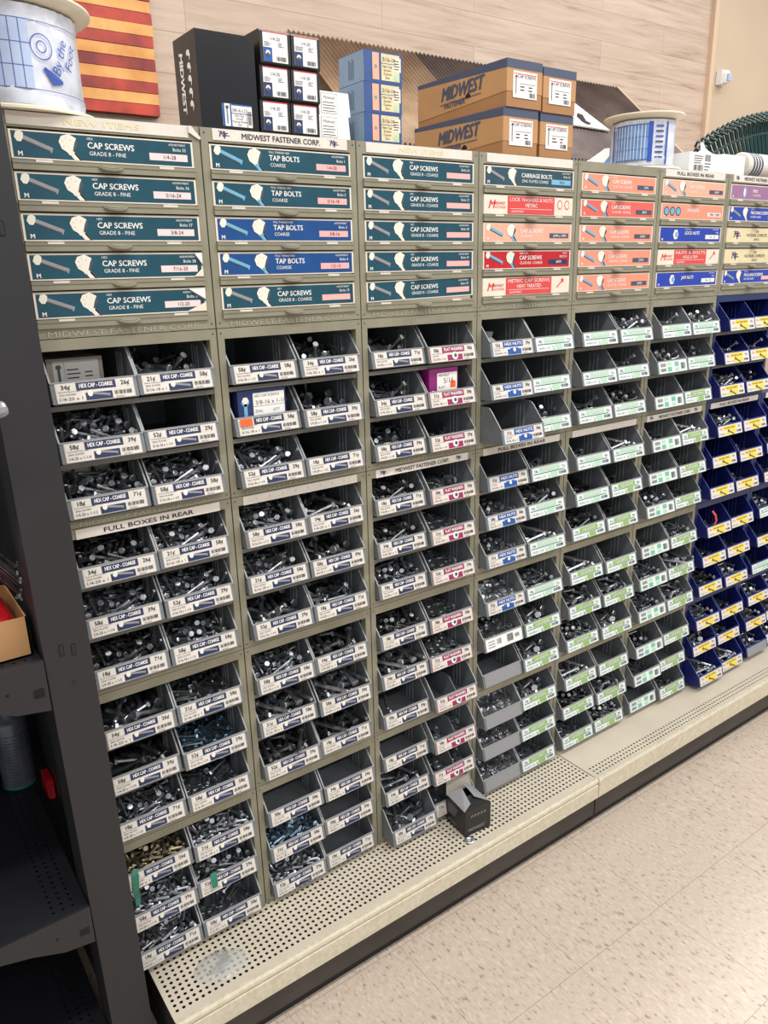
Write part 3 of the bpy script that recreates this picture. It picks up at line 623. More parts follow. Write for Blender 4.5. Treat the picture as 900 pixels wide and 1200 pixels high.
# resting positions of heaped hardware: x, y, z in 0.1 mm, rotation in 0.01 rad
PILE = {
 'b': '60 1396 45 -171 -104 -160 350 242 45 -171 104 -27 475 918 45 -171 104 -2 -559 810 45 143 -210 9 369 1077 45 -164 0 -307 -489 582 46 -171 104 -25 460 1332 45 -143 210 55 205 610 45 164 0 188 253 955 45 164 0 48 -575 1289 52 -7 165 157 -387 552 45 -164 0 4 135 1680 45 164 0 45 268 1610 46 143 -208 41 -98 170 45 -143 210 -96 -240 1377 45 -164 0 -265 -214 944 45 143 210 100 244 1366 114 158 1 -302 -150 647 79 -174 -210 -24 13 1025 45 171 104 38 -484 1543 45 -143 210 21 561 302 45 -143 210 7 287 533 45 -143 210 -97 -488 1026 156 32 211 -87 -323 1757 88 -201 93 -133 -374 1609 171 -224 -12 -97 75 1885 173 -168 -70 186 -92 530 45 -143 210 0 467 1420 122 124 -73 21 -568 709 122 179 1 -8 568 1759 45 143 210 -4 53 996 132 -155 -76 3 299 764 109 104 117 138 -236 1178 45 -171 104 54 -315 1360 149 114 211 113 407 1880 166 -72 -250 47 -215 1951 52 168 68 172 24 1665 45 164 0 62 568 1515 122 199 12 14 -384 601 132 -203 -101 -11 234 524 145 170 213 -77 -8 1951 111 257 -129 67 -568 1759 152 91 -85 43 -396 205 45 164 0 226 -291 1265 128 -186 -125 -124 -378 1470 156 161 -105 141 35 1665 143 -137 125 -61 372 1007 153 -150 174 115 411 1724 128 51 203 208 -300 541 115 -197 38 -38 282 1762 181 21 233 -76 -52 1732 173 45 -236 45 290 880 164 -237 60 149 -336 1707 229 -78 181 -98 -255 1604 164 59 238 152 -148 240 288 -230 19 -62 568 1209 171 182 -101 -13 46 1377 149 99 -80 -218 -79 237 123 -161 52 -148 -427 718 118 133 -113 -33 437 1493 439 -148 5 -36 238 1646 185 233 95 135 -392 1874 170 155 -35 -199 507 555 293 141 20 -297 47 1234 218 -180 -143 73 112 899 216 -158 238 49 -228 1160 142 145 -96 179 386 1248 241 -136 -106 -202 -148 1955 320 -307 109 0 575 745 179 238 -43 -32 269 1755 321 -12 121 276 97 388 236 -151 20 -34 132 562 163 3 156 73 -368 1370 260 -118 -97 97 -84 1234 223 -95 -217 -41 -120 511 140 -114 209 -9 -363 1892 258 -128 -175 108 531 656 210 -48 63 48 -201 879 168 168 4 -250 -131 431 264 -80 -219 -135 277 203 136 123 -3 60 457 1082 279 -224 -9 71 111 1388 227 -95 297 -3 -345 901 217 175 17 20 21 764 231 145 -71 36 -111 593 211 -80 200 -19 -369 1800 297 -179 10 -194 -97 1375 281 130 -88 67 233 668 321 181 129 -14 31 1391 311 -51 105 -234 -363 614 221 -197 77 -176 376 1659 375 151 120 -137 0 899 336 114 -120 -113 287 1443 299 186 -212 -43 -482 233 223 72 -211 -188 170 1490 251 -52 232 96 -66 1711 292 -201 -18 -189 9 52 103 225 -104 87 -178 900 271 84 -85 46 -483 1341 348 100 40 -283 -376 506 298 -12 187 -204 245 342 193 -223 91 -110 -320 1167 368 152 85 178 46 1574 337 183 44 220 -35 619 319 -125 48 -185 -228 1426 332 -168 -14 -287 403 394 258 238 57 41 56 67 205 100 39 -163 -144 171 203 200 55 159 434 1265 342 153 -6 269 456 244 70 -192 102 -43 -355 1254 405 114 181 132 -27 311 278 144 -189 -21 -339 994 368 -117 10 -55 -568 905 274 139 3 -306 321 236 227 -252 41 -38 44 1442 392 -167 45 191 568 1352 318 -115 213 28 -281 898 297 130 239 -56 202 1188 396 125 26 261 -408 1470 375 223 120 99 434 625 232 135 -201 36 -96 1610 396 44 128 -215 410 1398 321 -155 -6 265 575 344 146 -178 50 -18 -568 151 219 69 0 -13 270 534 269 -44 -204 146 -323 861 382 220 91 -8',
 'l': '136 1534 60 162 0 39 164 966 61 167 100 33 442 412 60 -147 210 -23 40 69 158 187 -14 -155 190 528 356 -171 19 -267 -374 536 60 -167 104 9 273 1561 60 167 104 36 -437 1285 60 167 -104 15 560 670 158 -43 -160 -119 -267 239 251 -98 -231 60 387 934 114 166 244 -34 -236 1051 60 168 106 26 59 1817 223 -151 -5 121 -7 545 129 -195 -93 -140 -330 1601 152 64 137 -139 209 1440 170 -162 -115 152 60 1466 286 105 205 -45 -551 978 61 -152 311 6 -93 984 61 146 210 -4 -81 1419 264 -151 -10 11 196 1106 324 227 -115 -27 101 449 199 9 130 87 -551 1940 407 -5 -308 1 -197 1219 216 181 45 23 -314 1079 187 137 -3 -305 326 529 161 182 -21 256 551 1599 244 -81 -90 257 -555 821 205 -140 283 11 233 1254 226 206 -15 10 -554 1337 296 -129 289 13 450 624 238 164 149 -4 47 609 243 -175 25 -56 -298 402 425 -133 -56 -19 -243 1002 324 226 -106 -119 326 1492 314 -149 -14 32 -209 650 380 -131 -238 79 551 1590 377 -96 -96 268 -224 900 410 147 65 -129 -444 1464 301 158 214 22 -467 268 389 162 281 -16 -212 1350 402 -134 194 -19 -230 1762 339 -80 -3 -209 476 871 387 -171 -274 21 502 1628 649 -65 -94 -103 276 87 416 162 22 -59 300 1123 412 -158 282 -1',
 's': '107 1463 48 134 211 43 466 48 55 172 50 -138 263 1120 48 -134 -211 -89 -159 244 48 134 211 74 566 1099 50 177 -93 -3 -531 298 48 -169 1 40 563 1406 53 -144 -286 -20 -373 130 48 180 104 -58 516 909 48 -169 0 -261 -559 729 48 146 -314 -8 -77 443 48 169 0 242 203 1398 135 109 194 103 302 1836 48 169 0 27 174 79 55 -172 -47 -137 -318 1498 48 134 -211 95 37 1379 48 134 -211 109 411 1849 48 180 104 20 -306 567 48 -169 0 27 502 399 48 -134 -211 0 -572 1557 55 -172 -50 19 463 152 51 137 -223 -105 174 1205 49 -131 205 -56 -453 1337 48 -169 0 267 -140 1945 48 -180 104 -163 -523 1650 158 34 36 -241 -450 1738 132 -27 231 -58 -444 366 48 -180 -104 87 571 1585 129 160 57 14 -446 963 48 134 -211 12 219 1473 50 -169 -11 -275 -464 1563 174 -196 -117 -55 227 329 48 169 0 192 -567 1022 55 142 263 -14 374 916 48 169 0 82 565 1846 48 180 -104 -6 -563 1851 48 -180 -104 31 54 1900 48 -133 -209 -128 466 1945 169 179 -102 -189 -166 55 48 180 -104 -163 288 215 50 -187 114 157 -86 1185 48 180 104 108 -349 1818 55 -17 -171 -4 -58 277 128 -137 103 199 153 421 48 -180 -104 -129 -524 1272 130 182 246 39 232 1775 112 118 9 250 457 741 49 -179 99 84 493 1544 48 -134 211 -21 -470 506 83 223 93 153 327 1472 49 184 110 36 -114 1672 48 169 0 16 430 478 119 229 0 -33 -411 1823 148 168 43 105 -374 1261 48 -134 211 -39 115 176 110 122 41 142 431 1208 48 -134 -209 -14 -223 1583 48 134 -211 86 -464 124 112 -120 33 -89 -10 862 48 169 0 -205 482 1134 170 55 -148 139 477 1399 174 -127 -67 -102 -184 1118 48 -169 0 -198 572 1177 172 122 261 -6 -36 1296 48 -134 -211 58 352 690 48 -134 -211 56 211 906 48 -180 -104 -185 46 1681 110 239 69 -11 -259 919 48 134 -211 39 93 1791 48 169 1 -95 565 467 91 117 98 -21 277 300 143 -255 -96 -34 -485 1407 239 34 260 -41 231 518 52 -170 -17 -172 -572 204 165 12 154 -157 -153 1661 151 -172 150 91 263 412 161 -193 -102 174 490 399 177 -204 -5 258 412 1557 113 86 99 -87 104 1525 184 -157 6 -206 -68 999 95 -166 48 181 -284 1500 141 198 -83 -41 353 1082 138 157 20 32 -288 96 108 152 -103 -108 -339 1952 142 -83 -46 -181 -178 634 48 -180 104 3 447 1757 152 -234 -85 31 -229 1319 120 -160 23 230 -355 749 115 199 122 137 -96 1848 172 128 -211 25 -139 1116 142 -158 -21 180 351 1770 130 -138 110 -14 -569 442 214 -11 19 167 15 1843 162 169 -89 -38 -476 1950 263 209 44 -146 -442 338 158 156 257 -36 309 506 214 14 67 -158 -338 873 94 29 -203 154 138 664 51 177 90 -171 570 655 220 -231 23 -36 257 1135 214 205 19 20 129 891 158 165 -75 -138 -572 1149 202 204 52 12 -81 1490 168 146 18 122 -569 709 260 0 241 -176 -88 700 48 -169 0 49 57 456 168 -235 -67 86 -398 55 193 198 105 -108 -67 1767 249 189 -13 72 4 55 182 189 0 -143 -225 313 170 -180 -104 -88 231 1565 170 127 236 50 -136 828 124 -161 -22 -84 334 156 153 142 10 288 -154 938 169 150 66 173 -154 468 161 202 -63 -107 383 885 181 222 14 85 -383 559 140 -57 -308 65 85 1524 281 162 10 -156 152 1221 147 134 -123 -85 71 625 154 113 -104 81 -157 650 166 -145 -38 -93 474 1556 224 159 -78 158 12 828 227 275 -126 -14 -232 1786 222 124 171 63 234 1852 226 166 76 84 19 563 222 -237 -68 132 499 909 152 -120 129 80 -402 1760 235 218 -33 58 428 1945 260 -192 5 141 -572 808 171 11 194 -157 67 1182 239 149 -227 -42 -231 710 247 -183 -25 -10 -476 649 145 -277 -29 49 -111 1425 232 -155 85 -166 -445 947 222 -118 -183 32 -440 245 236 -159 -56 -39 -59 1122 253 -175 9 286 244 1365 273 -240 -38 -17 -380 658 192 313 16 -47 207 491 216 20 -235 -207 -72 1268 159 170 -92 -108 461 1848 217 -168 -101 135 -120 215 216 99 -83 -227 461 1078 262 223 102 -71 289 1078 285 206 -44 -88 -34 376 198 -70 -244 -68 -370 1042 224 -24 127 -93 -125 684 272 -207 47 -23 169 734 128 -276 -66 90 -332 793 264 -216 51 187 418 1245 271 46 -220 -79 572 1361 262 -292 -1 -53 322 1855 288 -166 -38 68 391 694 151 192 79 -142 -210 1171 231 160 -115 34 -569 1078 293 95 263 -48 151 1060 174 -210 47 -84 314 690 242 -81 203 20 460 1457 265 -192 28 184 -272 1575 282 -182 73 106 80 1058 294 -142 -37 213 193 911 290 102 -281 -69 -492 823 261 81 265 -52 440 973 311 -30 -111 -105 -155 421 250 40 -141 289 502 153 172 -205 -128 56 108 1379 275 -223 -36 -190 -381 1432 203 -203 240 -8 -167 1643 259 162 78 119 223 794 201 -82 40 208 -380 1216 209 133 14 -241 -3 178 270 217 -1 153 -14 632 294 -122 -44 283 146 1792 233 215 89 144 321 1373 338 -84 203 101 -339 1435 291 118 -296 55 273 1624 269 186 -6 14 -330 1110 288 188 86 122 -148 1222 295 167 -114 2 -2 1306 310 -37 -238 13 -208 157 238 135 -22 -291 -123 1005 312 139 -6 236 -386 412 307 217 -180 35 424 719 269 -96 -264 -68',
 'n': '-101 1922 74 157 209 66 535 33 74 -157 -209 0 -305 1926 33 -314 0 105 -72 76 32 0 0 111 543 299 32 0 0 165 -480 481 32 -314 0 -50 477 1474 32 0 0 249 -435 218 74 -157 -105 151 587 696 74 157 105 -157 -546 657 32 0 314 155 -376 381 65 -29 -45 290 -5 1862 32 0 0 171 -39 1531 74 157 -105 65 -392 33 74 -157 0 1 -422 1820 32 0 0 -232 123 1110 32 0 0 261 409 1899 33 0 314 -141 -171 1196 32 0 0 -162 82 1296 74 157 105 -88 -510 990 74 157 -105 195 587 301 139 -157 -105 -157 545 1143 32 0 0 54 -587 1319 74 157 -105 -157 587 1454 74 -157 0 157 -536 1526 32 314 0 12 -329 1619 32 0 -314 -119 -319 224 32 0 0 -197 529 1790 74 -157 0 -46 -546 106 32 0 -314 52 136 1858 68 -40 -27 -201 -23 1153 32 314 0 46 -362 594 32 0 0 82 -587 930 74 -157 -105 -157 543 1610 32 0 314 -61 124 1422 32 314 0 153 99 1967 74 -157 -209 0 -540 1916 32 0 314 -140 366 1788 74 -157 0 -62 378 1322 32 0 314 135 521 144 32 314 0 -14 -167 1580 32 0 314 -40 386 306 32 0 -314 -14 254 1913 72 -40 -255 77 -399 1210 32 0 0 207 -546 1147 32 0 314 -156 299 1756 74 -157 105 -62 490 994 32 -314 0 88 450 1964 139 -149 211 7 -588 499 85 157 58 -157 -92 1332 74 157 0 -131 -252 1780 32 314 0 -88 191 964 32 0 0 -269 25 1723 74 -157 -105 89 -588 1129 139 -157 105 157 535 139 97 0 0 -211 588 523 74 -157 105 157 -523 1339 74 157 105 157 253 647 32 0 0 79 -542 345 32 0 -314 -44 485 982 97 0 0 98 386 1615 32 0 314 14 -147 1178 97 314 0 -93 546 882 74 -157 0 99 -456 1667 68 -32 50 208 44 976 32 0 0 -60 352 1135 74 157 -105 141 -396 1472 32 0 -314 8 111 1623 74 -157 -209 89 519 1668 97 0 0 82 -9 1470 74 -157 -105 68 522 681 74 -157 105 157 188 85 32 0 0 52 -586 651 139 -157 105 157 57 991 97 0 0 -176 -393 98 74 157 -209 1 -86 1781 74 -157 105 -39 -100 1017 32 0 -314 150 -446 1004 74 157 105 195 381 561 32 0 0 -36 416 784 32 0 314 -10 -233 84 32 0 0 68 534 1299 64 26 272 -103 546 1895 114 0 -148 157 -373 1037 74 -157 209 -101 535 786 180 0 0 -11 373 97 32 -314 0 77 474 443 62 46 -314 -42 420 1146 74 -157 105 140 -587 1730 74 157 0 157 -471 1174 97 0 314 88 227 1663 74 -157 0 -218 -404 1362 75 -267 -66 95 -197 854 74 157 105 170 -266 1809 97 0 -314 33 -177 1591 97 -314 0 55 88 1697 74 -157 209 89 -473 746 73 -41 -253 168 -114 1690 74 157 0 -77 -480 1913 97 0 0 13 60 149 67 56 0 -210 224 85 97 314 0 149 -416 1272 141 91 -14 308 -55 841 32 0 -314 33 454 284 139 157 -105 -104 333 955 67 23 -267 -42 -92 867 162 0 314 -144 -146 77 97 0 314 7 -162 271 74 157 0 -19 379 102 98 0 314 -36 2 295 97 0 0 -266 -208 1354 32 0 314 79 319 1416 74 157 0 38 538 1141 109 -11 12 -280 8 300 32 0 0 -83 287 435 32 0 0 -30 -534 328 97 314 0 -108 469 572 137 -166 23 -20 -159 203 74 157 -209 -21 -482 1039 180 0 -314 132 497 1555 137 -40 -255 -115 183 1382 139 157 -105 -189 188 245 32 314 0 87 -423 1516 97 0 314 -103 131 393 32 0 0 -76 103 823 32 0 0 -234 -452 846 130 -105 -134 66 -521 1679 153 55 88 43 191 1540 120 -8 241 67 326 262 106 -279 -50 -26 -253 1055 32 0 0 -89 279 1531 66 285 -46 125 535 1317 128 50 310 -11 -230 1488 74 157 0 264 539 1964 275 151 -74 4 164 260 111 10 -20 -11 488 1010 163 -313 0 -48 -285 1441 127 -168 69 -62 -160 185 180 0 0 33 423 1692 178 -13 -297 74 136 1881 168 29 -26 147 -212 402 32 0 0 239 229 809 72 -274 59 46 -77 882 97 -314 0 14 -373 543 97 0 0 -125 -273 1278 97 -267 -6 -120 -148 1447 155 26 -233 -67 151 1162 136 277 -57 4 256 1103 74 157 0 190 -257 809 74 -157 105 -144 349 1619 131 260 -1 -93 207 937 141 172 -104 1 -224 627 64 -51 0 -127 408 791 139 157 105 108 89 1439 140 235 0 -189 447 1854 179 -237 -56 -111 -20 524 32 0 0 -51 77 841 97 0 0 132 51 910 162 0 -314 66 -88 383 74 -157 -209 103 -342 747 74 161 105 139 477 455 129 13 -270 85 277 783 114 284 64 -67 -148 890 227 314 0 11 92 639 32 0 0 -94 414 1426 146 240 -20 -141 353 1302 97 0 0 -90 -326 1662 130 -52 0 -183 -379 863 76 139 104 -212 -5 1108 133 256 0 31 -210 460 97 0 0 171 -114 690 70 312 51 27 371 900 173 38 -133 -182 -304 927 146 -32 -81 -158 -265 1080 133 59 -314 -94',
 'w': '66 1377 11 0 0 -183 -233 157 11 0 314 104 609 1038 126 -157 26 157 -198 650 11 -314 0 -77 257 775 11 0 0 -228 -452 612 11 0 0 -299 490 1669 11 0 314 7 46 923 28 4 -301 -6 491 878 11 314 0 13 -355 849 11 0 -314 136 -136 912 24 304 -1 -112 -112 1390 27 -11 -6 74 171 1608 11 0 0 -276 -154 396 11 0 0 -55 -364 1424 11 0 0 223 -377 1097 47 -15 14 -232 419 1879 78 34 -297 73 -244 1321 44 6 6 -301 284 835 33 -314 0 55 -492 1467 33 0 0 -34 477 1312 28 -11 307 37 369 294 11 0 0 -116 -492 1252 37 15 15 -69 491 1479 26 -312 -12 119 -303 1672 11 0 0 -239 -50 1643 24 10 3 -227 51 709 39 -4 -292 -145 489 1874 25 6 -305 131 -494 761 33 0 314 -80 261 1181 11 0 0 296 -162 1512 62 10 0 237 494 380 51 -26 19 -141 -492 1147 37 -309 -20 138 381 1076 33 0 0 79 -97 1133 27 6 -11 -269 170 1874 33 0 0 -133 -301 1570 46 -309 8 108 399 1637 51 17 -5 -224 19 1166 43 -2 -306 134 597 640 126 157 -79 -147 -367 1363 78 -6 -310 74 470 1247 86 -6 11 -226 491 129 26 -308 -10 120 440 1353 54 5 12 -136 -492 1035 59 -21 -4 295 -400 1274 101 -309 5 57 55 1874 11 -314 0 132 266 1095 55 314 0 7 465 1303 71 -12 -5 259 -491 151 11 0 0 -302 133 1871 55 0 0 -169 -465 1870 39 -308 -22 -137 43 608 39 -292 6 -32 -470 1872 60 -9 -20 -69 -490 1011 76 -16 -13 245 308 308 33 0 0 -267 573 660 126 -157 79 -147 -184 1475 89 0 10 75 400 130 50 -11 -3 305 -208 644 33 0 0 -140 -55 1251 101 -291 17 21 287 1673 72 13 306 94 -233 1741 49 -14 27 91 470 996 58 -295 -6 141 -609 1874 126 157 -79 157 -121 464 47 11 4 -8 -97 1309 98 -26 -11 -272 471 988 79 -19 310 135 196 1267 64 7 290 -114 460 1054 109 19 -5 137 14 1634 63 314 10 78 491 799 138 212 28 34 57 127 11 -314 0 -129 -468 1839 90 22 0 -267 -112 1004 71 -8 13 -314 -98 144 47 6 9 -254 -186 1877 51 -25 -17 -76 -467 1875 105 -7 -21 -79 -336 1520 112 25 -304 95 100 128 33 0 314 86 431 656 46 7 -8 171 375 598 25 -303 3 62 448 1479 105 2 -21 -110 200 1476 50 311 -13 -96 -321 464 58 6 22 -251 -484 1713 46 23 299 -9 145 1415 77 -4 301 -149 -465 152 33 0 0 -76 131 491 38 -21 -3 297 490 1804 60 8 301 -57 336 1479 118 19 -10 -173 449 527 59 -23 283 145 115 1606 89 4 -3 -265 -494 919 80 -5 -19 185 -196 1805 50 -26 16 36 -200 1877 75 301 -27 -128 60 1870 77 0 0 259 -490 163 55 0 314 102 136 1871 99 0 0 275 -494 1623 90 287 -5 28 -491 417 39 298 -16 115 -69 506 73 6 9 -71 -266 892 61 7 20 -220 -491 452 65 16 297 110 279 700 79 -305 1 -107 145 948 69 -9 10 -291 -259 821 78 -309 -18 36 212 337 55 0 0 191',
}
# ------------------------------------------------------------------ hardware lying in the bins
def bolt_geo(L, r, hr, hh, n=8):
    z0 = -(L+hh)/2; v = []; f = []
    def ring(z, rad, k): b = len(v); v.extend([(rad*math.cos(2*math.pi*i/k), rad*math.sin(2*math.pi*i/k), z) for i in range(k)]); return b
    a = ring(z0+hh*0.12, hr, 6); b = ring(z0+hh, hr, 6); t = ring(z0, hr*0.86, 6)
    for i in range(6): j = (i+1) % 6; f += [(a+i, a+j, b+j, b+i), (t+i, t+j, a+j, a+i)]
    f += [tuple(t+5-i for i in range(6)), tuple(b+i for i in range(6))]
    c = ring(z0+hh, r, n); d = ring(z0+hh+L*0.97, r, n); e = ring(z0+hh+L, r*0.75, n)
    for i in range(n): j = (i+1) % n; f += [(c+i, c+j, d+j, d+i), (d+i, d+j, e+j, e+i)]
    f.append(tuple(e+i for i in range(n)))
    return v, f
def ring_geo(R, r, h, n, n2=12):
    v = []; f = []; k = max(n, n2) if n == 6 else n
    k = 12
    for z in (-h/2, h/2):
        for i in range(k):
            a = 2*math.pi*i/k; rr = R*(1.0 if n != 6 else math.cos(math.pi/6)/math.cos(((a + 1e-9) % (math.pi/3)) - math.pi/6)); v.append((rr*math.cos(a), rr*math.sin(a), z))
        for i in range(k): a = 2*math.pi*i/k; v.append((r*math.cos(a), r*math.sin(a), z))
    for i in range(k):
        j = (i+1) % k; f += [(i, j, 2*k+j, 2*k+i), (k+j, k+i, 3*k+i, 3*k+j), (j, i, k+i, k+j), (2*k+i, 2*k+j, 3*k+j, 3*k+i)]
    return v, f
GEO = {'b': bolt_geo(.042, .0028, .0060, .0045), 'l': bolt_geo(.075, .0045, .009, .006), 's': bolt_geo(.024, .0032, .0062, .0045), 'n': ring_geo(.0085, .0045, .0065, 6), 'w': ring_geo(.013, .0055, .0018, 12)}
KIND = {'b':('hex_bolt','bolt','steel hex bolt'), 'l':('long_hex_bolt','bolt','long steel hex bolt'), 's':('short_hex_bolt','bolt','short steel hex bolt'), 'n':('hex_nut','nut','steel hex nut'), 'w':('flat_washer','washer','steel flat washer')}
# code -> (pile, number of pieces, raise)
CODE = {'b':('b',105,.010), 'B':('b',127,.018), 'l':('l',30,.006), 'L':('l',46,.010), 's':('s',150,.010), 'S':('s',184,.022), 'n':('n',150,.012), 'N':('n',174,.024), 'w':('w',80,.012), 'W':('w',108,.020), 'f':('b',48,.008), 'r':('w',30,.008), 'g':('l',5,.004), 'p':('b',8,.002)}
PZ = {}
for k, v in PILE.items():
    a = np.array([int(x) for x in v.split()]).reshape(-1, 6)
    PZ[k] = [(Vector((q[0]*1e-4, q[1]*1e-4, q[2]*1e-4)), Euler((q[3]*.01, q[4]*.01, q[5]*.01)).to_matrix()) for q in a]
FM = Matrix(((-1,0,0),(0,1,0),(0,0,1)))
INST = []
for (c, row, side, x, y, z, code, t) in BINS:
    if code == '.': continue
    k, n, lift = CODE[code]
    rr = random.Random(c*1000+row*10+side); full = PZ[k]
    if c >= 3 and row >= 3 and code == 'f': n = 26
    if row < 6 and code in 'fb': n += 16; lift += 0.006
    if row < 3 and code in 'fb': n += 10; lift += 0.004
    mirror = rr.random() < 0.5; P = full[:min(n, len(full))]
    mt = rr.choice(['bolt_steel','bolt_steel','dark_steel','bolt_steel'])
    if k in 'nw': mt = 'bright_steel'
    if (c, row, side) in ((0,7,1),(1,10,0)): mt = 'zinc_blue'
    if (c, row, side) in ((0,9,0),): mt = 'bronze_steel'
    if code in 'gl' and c >= 3: mt = 'bright_steel'
    m4 = Matrix.Translation((x + BW/2, y + 0.006, z + 0.0016 + lift))
    sel = []
    for p, R in P:
        if mirror: p2 = FM @ p; R2 = FM @ R @ FM
        else: p2, R2 = p, R
        sel.append((p2, R2))
    for i, (p2, CR) in enumerate(sel):
        top = not any(q[0].z > p2.z + 0.004 and abs(q[0].x-p2.x) < 0.008 and abs(q[0].y-p2.y) < 0.008 for q in sel)
        M_ = m4 @ Matrix.Translation(p2) @ CR.to_4x4()
        q = project(M_.translation)
        size = {'b':.047,'l':.081,'s':.029,'n':.017,'w':.026}[k]
        # hidden behind the bin or shelf above when far back under a low opening
        lim = 0.036 + 0.085*0.9
        vis = top and p2.y < (0.17 if row > 3 else 0.12) and 0 < q[0] < 900 and 0 < q[1] < 1200 and not (q[0] < 60 + (q[1]-477)*0.163 + 4)
        INST.append((k, M_, mt, FPX*size/q[2] if vis else 0.0, (c, row, side), lift))
    if lift > 0.007:      # lower layer that carries the heap
        for (p2, CR) in sel:
            if p2.z < lift*1.1: INST.append((k, Matrix.Translation((x + BW/2, y + 0.006, z + 0.0024)) @ Matrix.Translation((-p2.x, p2.y, p2.z)) @ (FM @ CR @ FM).to_4x4(), mt, 0.0, (c, row, side), 0))
chosen = set()
for fam in ('bls', 'n', 'w'):
    ids = sorted([i for i, a in enumerate(INST) if a[0] in fam and a[3] > 0], key=lambda i: -INST[i][3])
    chosen |= set(ids[:298])
MEC = {}
for i in sorted(chosen):
    k, M_, mt, s_, (c, row, side), _l = INST[i]; nm, cat, lb = KIND[k]
    if (k, mt) not in MEC:
        me = bpy.data.meshes.new(nm); me.from_pydata(GEO[k][0], [], GEO[k][1]); me.materials.append(MT[mt]); me.update(); MEC[(k, mt)] = me
    o = link(nm, MEC[(k, mt)]); o.matrix_world = M_
    place = '%s bin of %s bin row, %s column' % ('left' if side == 0 else 'right', ROWN[row], ORD[c])
    tag(o, '%s lying loose in %s' % (lb, place), cat, '%ss in %s' % (lb, place))
for fam, nm, cat, lb in (('bls','loose_hex_bolts','bolts','remaining loose steel hex bolts and screws heaped deep in the many bins'), ('n','loose_hex_nuts','nuts','remaining loose steel hex nuts heaped in the fourth column bins'), ('w','loose_flat_washers','washers','remaining loose flat washers heaped in the maroon labelled bins')):
    V = []; F = []; MI = []; ms = []; b = 0
    for i, (k, M_, mt, s_, key, _l) in enumerate(INST):
        if k not in fam or i in chosen: continue
        if mt not in ms: ms.append(mt)
        g = np.array(GEO[k][0]); R = np.array(M_.to_3x3()); g = g @ R.T + np.array(M_.translation); V.append(g)
        F += [tuple(b + j for j in f) for f in GEO[k][1]]; MI += [ms.index(mt)]*len(GEO[k][1]); b += len(g)
    if not V: continue
    me = bpy.data.meshes.new(nm); me.from_pydata(np.vstack(V).tolist(), [], F)
    for m in ms: me.materials.append(MT[m])
    me.polygons.foreach_set('material_index', MI); me.update()
    o = link(nm, me); o['kind'] = 'stuff'; tag(o, lb, cat)

# ------------------------------------------------------------------ cartons and stickers in the bins
def bin_at(c, row, side): return [b for b in BINS if b[0] == c and b[1] == row and b[2] == side][0]
def small_carton(loc, w_, d_, h_, body, label, style, rz=0.0, rx=0.0):
    t = thing('small_carton', label, 'box', loc, 'cartons standing in bins', rz)
    mb = MB(); mb.box(-w_/2, 0, 0, w_/2, d_, h_, body); mb.build('box_body', t)
    mb = MB(); mb.M = Matrix.Translation((-w_/2, 0, 0))
    if style == 'grey':
        mb.rect(w_*0.10, h_*0.06, w_*0.92, h_*0.94, 'old_label', 2); bolt_icon(mb, w_*0.20, h_*0.78, h_*0.5, -math.pi/2, h_*0.03, h_*0.07, 3, 'bolt_shade', 'bolt_shade', 'bolt_shade')
        for j in range(5): mb.rect(w_*0.34, h_*(0.30+0.1*j), w_*(0.55+0.03*(j % 2)), h_*(0.33+0.1*j), 'ink', 3)
        for j in range(3): mb.rect(w_*0.66, h_*(0.42+0.1*j), w_*0.80, h_*(0.45+0.1*j), 'ink', 3)
        mb.rect(w_*0.30, h_*0.06, w_*0.305, h_*0.94, 'bolt_shade', 3)
    elif style == 'blue':
        mb.rect(0, 0, w_*0.29, h_, 'blue_dark', 1); mb.rect(w_*0.31, h_*0.05, w_*0.97, h_*0.93, 'white_print', 2)
        mb.poly(circ(w_*0.15, h_*0.74, w_*0.085, 6), 'bolt_blue', 3); mb.rect(w_*0.115, 0, w_*0.185, h_*0.7, 'bolt_blue', 3); mb.poly(circ(w_*0.15, h_*0.78, w_*0.07, 6), 'bolt_art', 4)
        mb.text('HEX CAP SCREWS', w_*0.34, h_*0.83, h_*0.055, 'ink', 3); mb.text('3/8-16 x 1-1/4', w_*0.36, h_*0.66, h_*0.10, 'ink', 3)
        for a, b in (('ZINC', 0.48), ('GRADE 5', 0.34), ('COARSE', 0.20)): mb.text(a, w_*0.34, h_*b, h_*0.06, 'ink', 3); mb.text('QTY', w_*0.72, h_*b, h_*0.06, 'ink', 3)
        mb.rect(w_*0.31, h_*0.62, w_*0.97, h_*0.628, 'ink', 3)
    elif style == 'magenta':
        mb.rect(w_*0.27, h_*0.05, w_*0.97, h_*0.88, 'white_print', 2); mb.poly(circ(w_*0.13, h_*0.33, w_*0.10, 16), 'white_print', 3); mb.poly(circ(w_*0.13, h_*0.33, w_*0.055, 14), 'magenta', 4)
        mb.rect(w_*0.73, h_*0.46, w_*0.92, h_*0.64, 'orange_sticker', 3); mb.text('5/16', w_*0.5, h_*0.60, h_*0.14, 'ink', 3)
        for a, b in (('FLAT', 0.46), ('WASHERS', 0.34), ('100 PCS', 0.20)): mb.text(a, w_*0.32, h_*b, h_*0.07, 'ink', 3)
        mb.text('MIDWEST', w_*0.32, h_*0.78, h_*0.06, 'ink', 3)
    mb.build('printed_label', t)
b = bin_at(0, 0, 0); small_carton((b[3]+0.055, b[4]+0.052, b[5]+0.004), 0.088, 0.06, 0.066, 'kraft_grey', 'grey carton with bolt label standing in the top left bin of the leftmost column', 'grey')
b = bin_at(1, 1, 0); small_carton((b[3]+0.062, b[4]+0.006, b[5]+0.005), 0.098, 0.10, 0.080, 'blue_dark', 'blue and white carton standing in the left bin of second row, second column', 'blue')
b = bin_at(2, 1, 1); small_carton((b[3]+0.053, b[4]+0.010, b[5]+0.005), 0.080, 0.10, 0.080, 'magenta', 'magenta and white carton with orange sticker, third column second bin row', 'magenta')
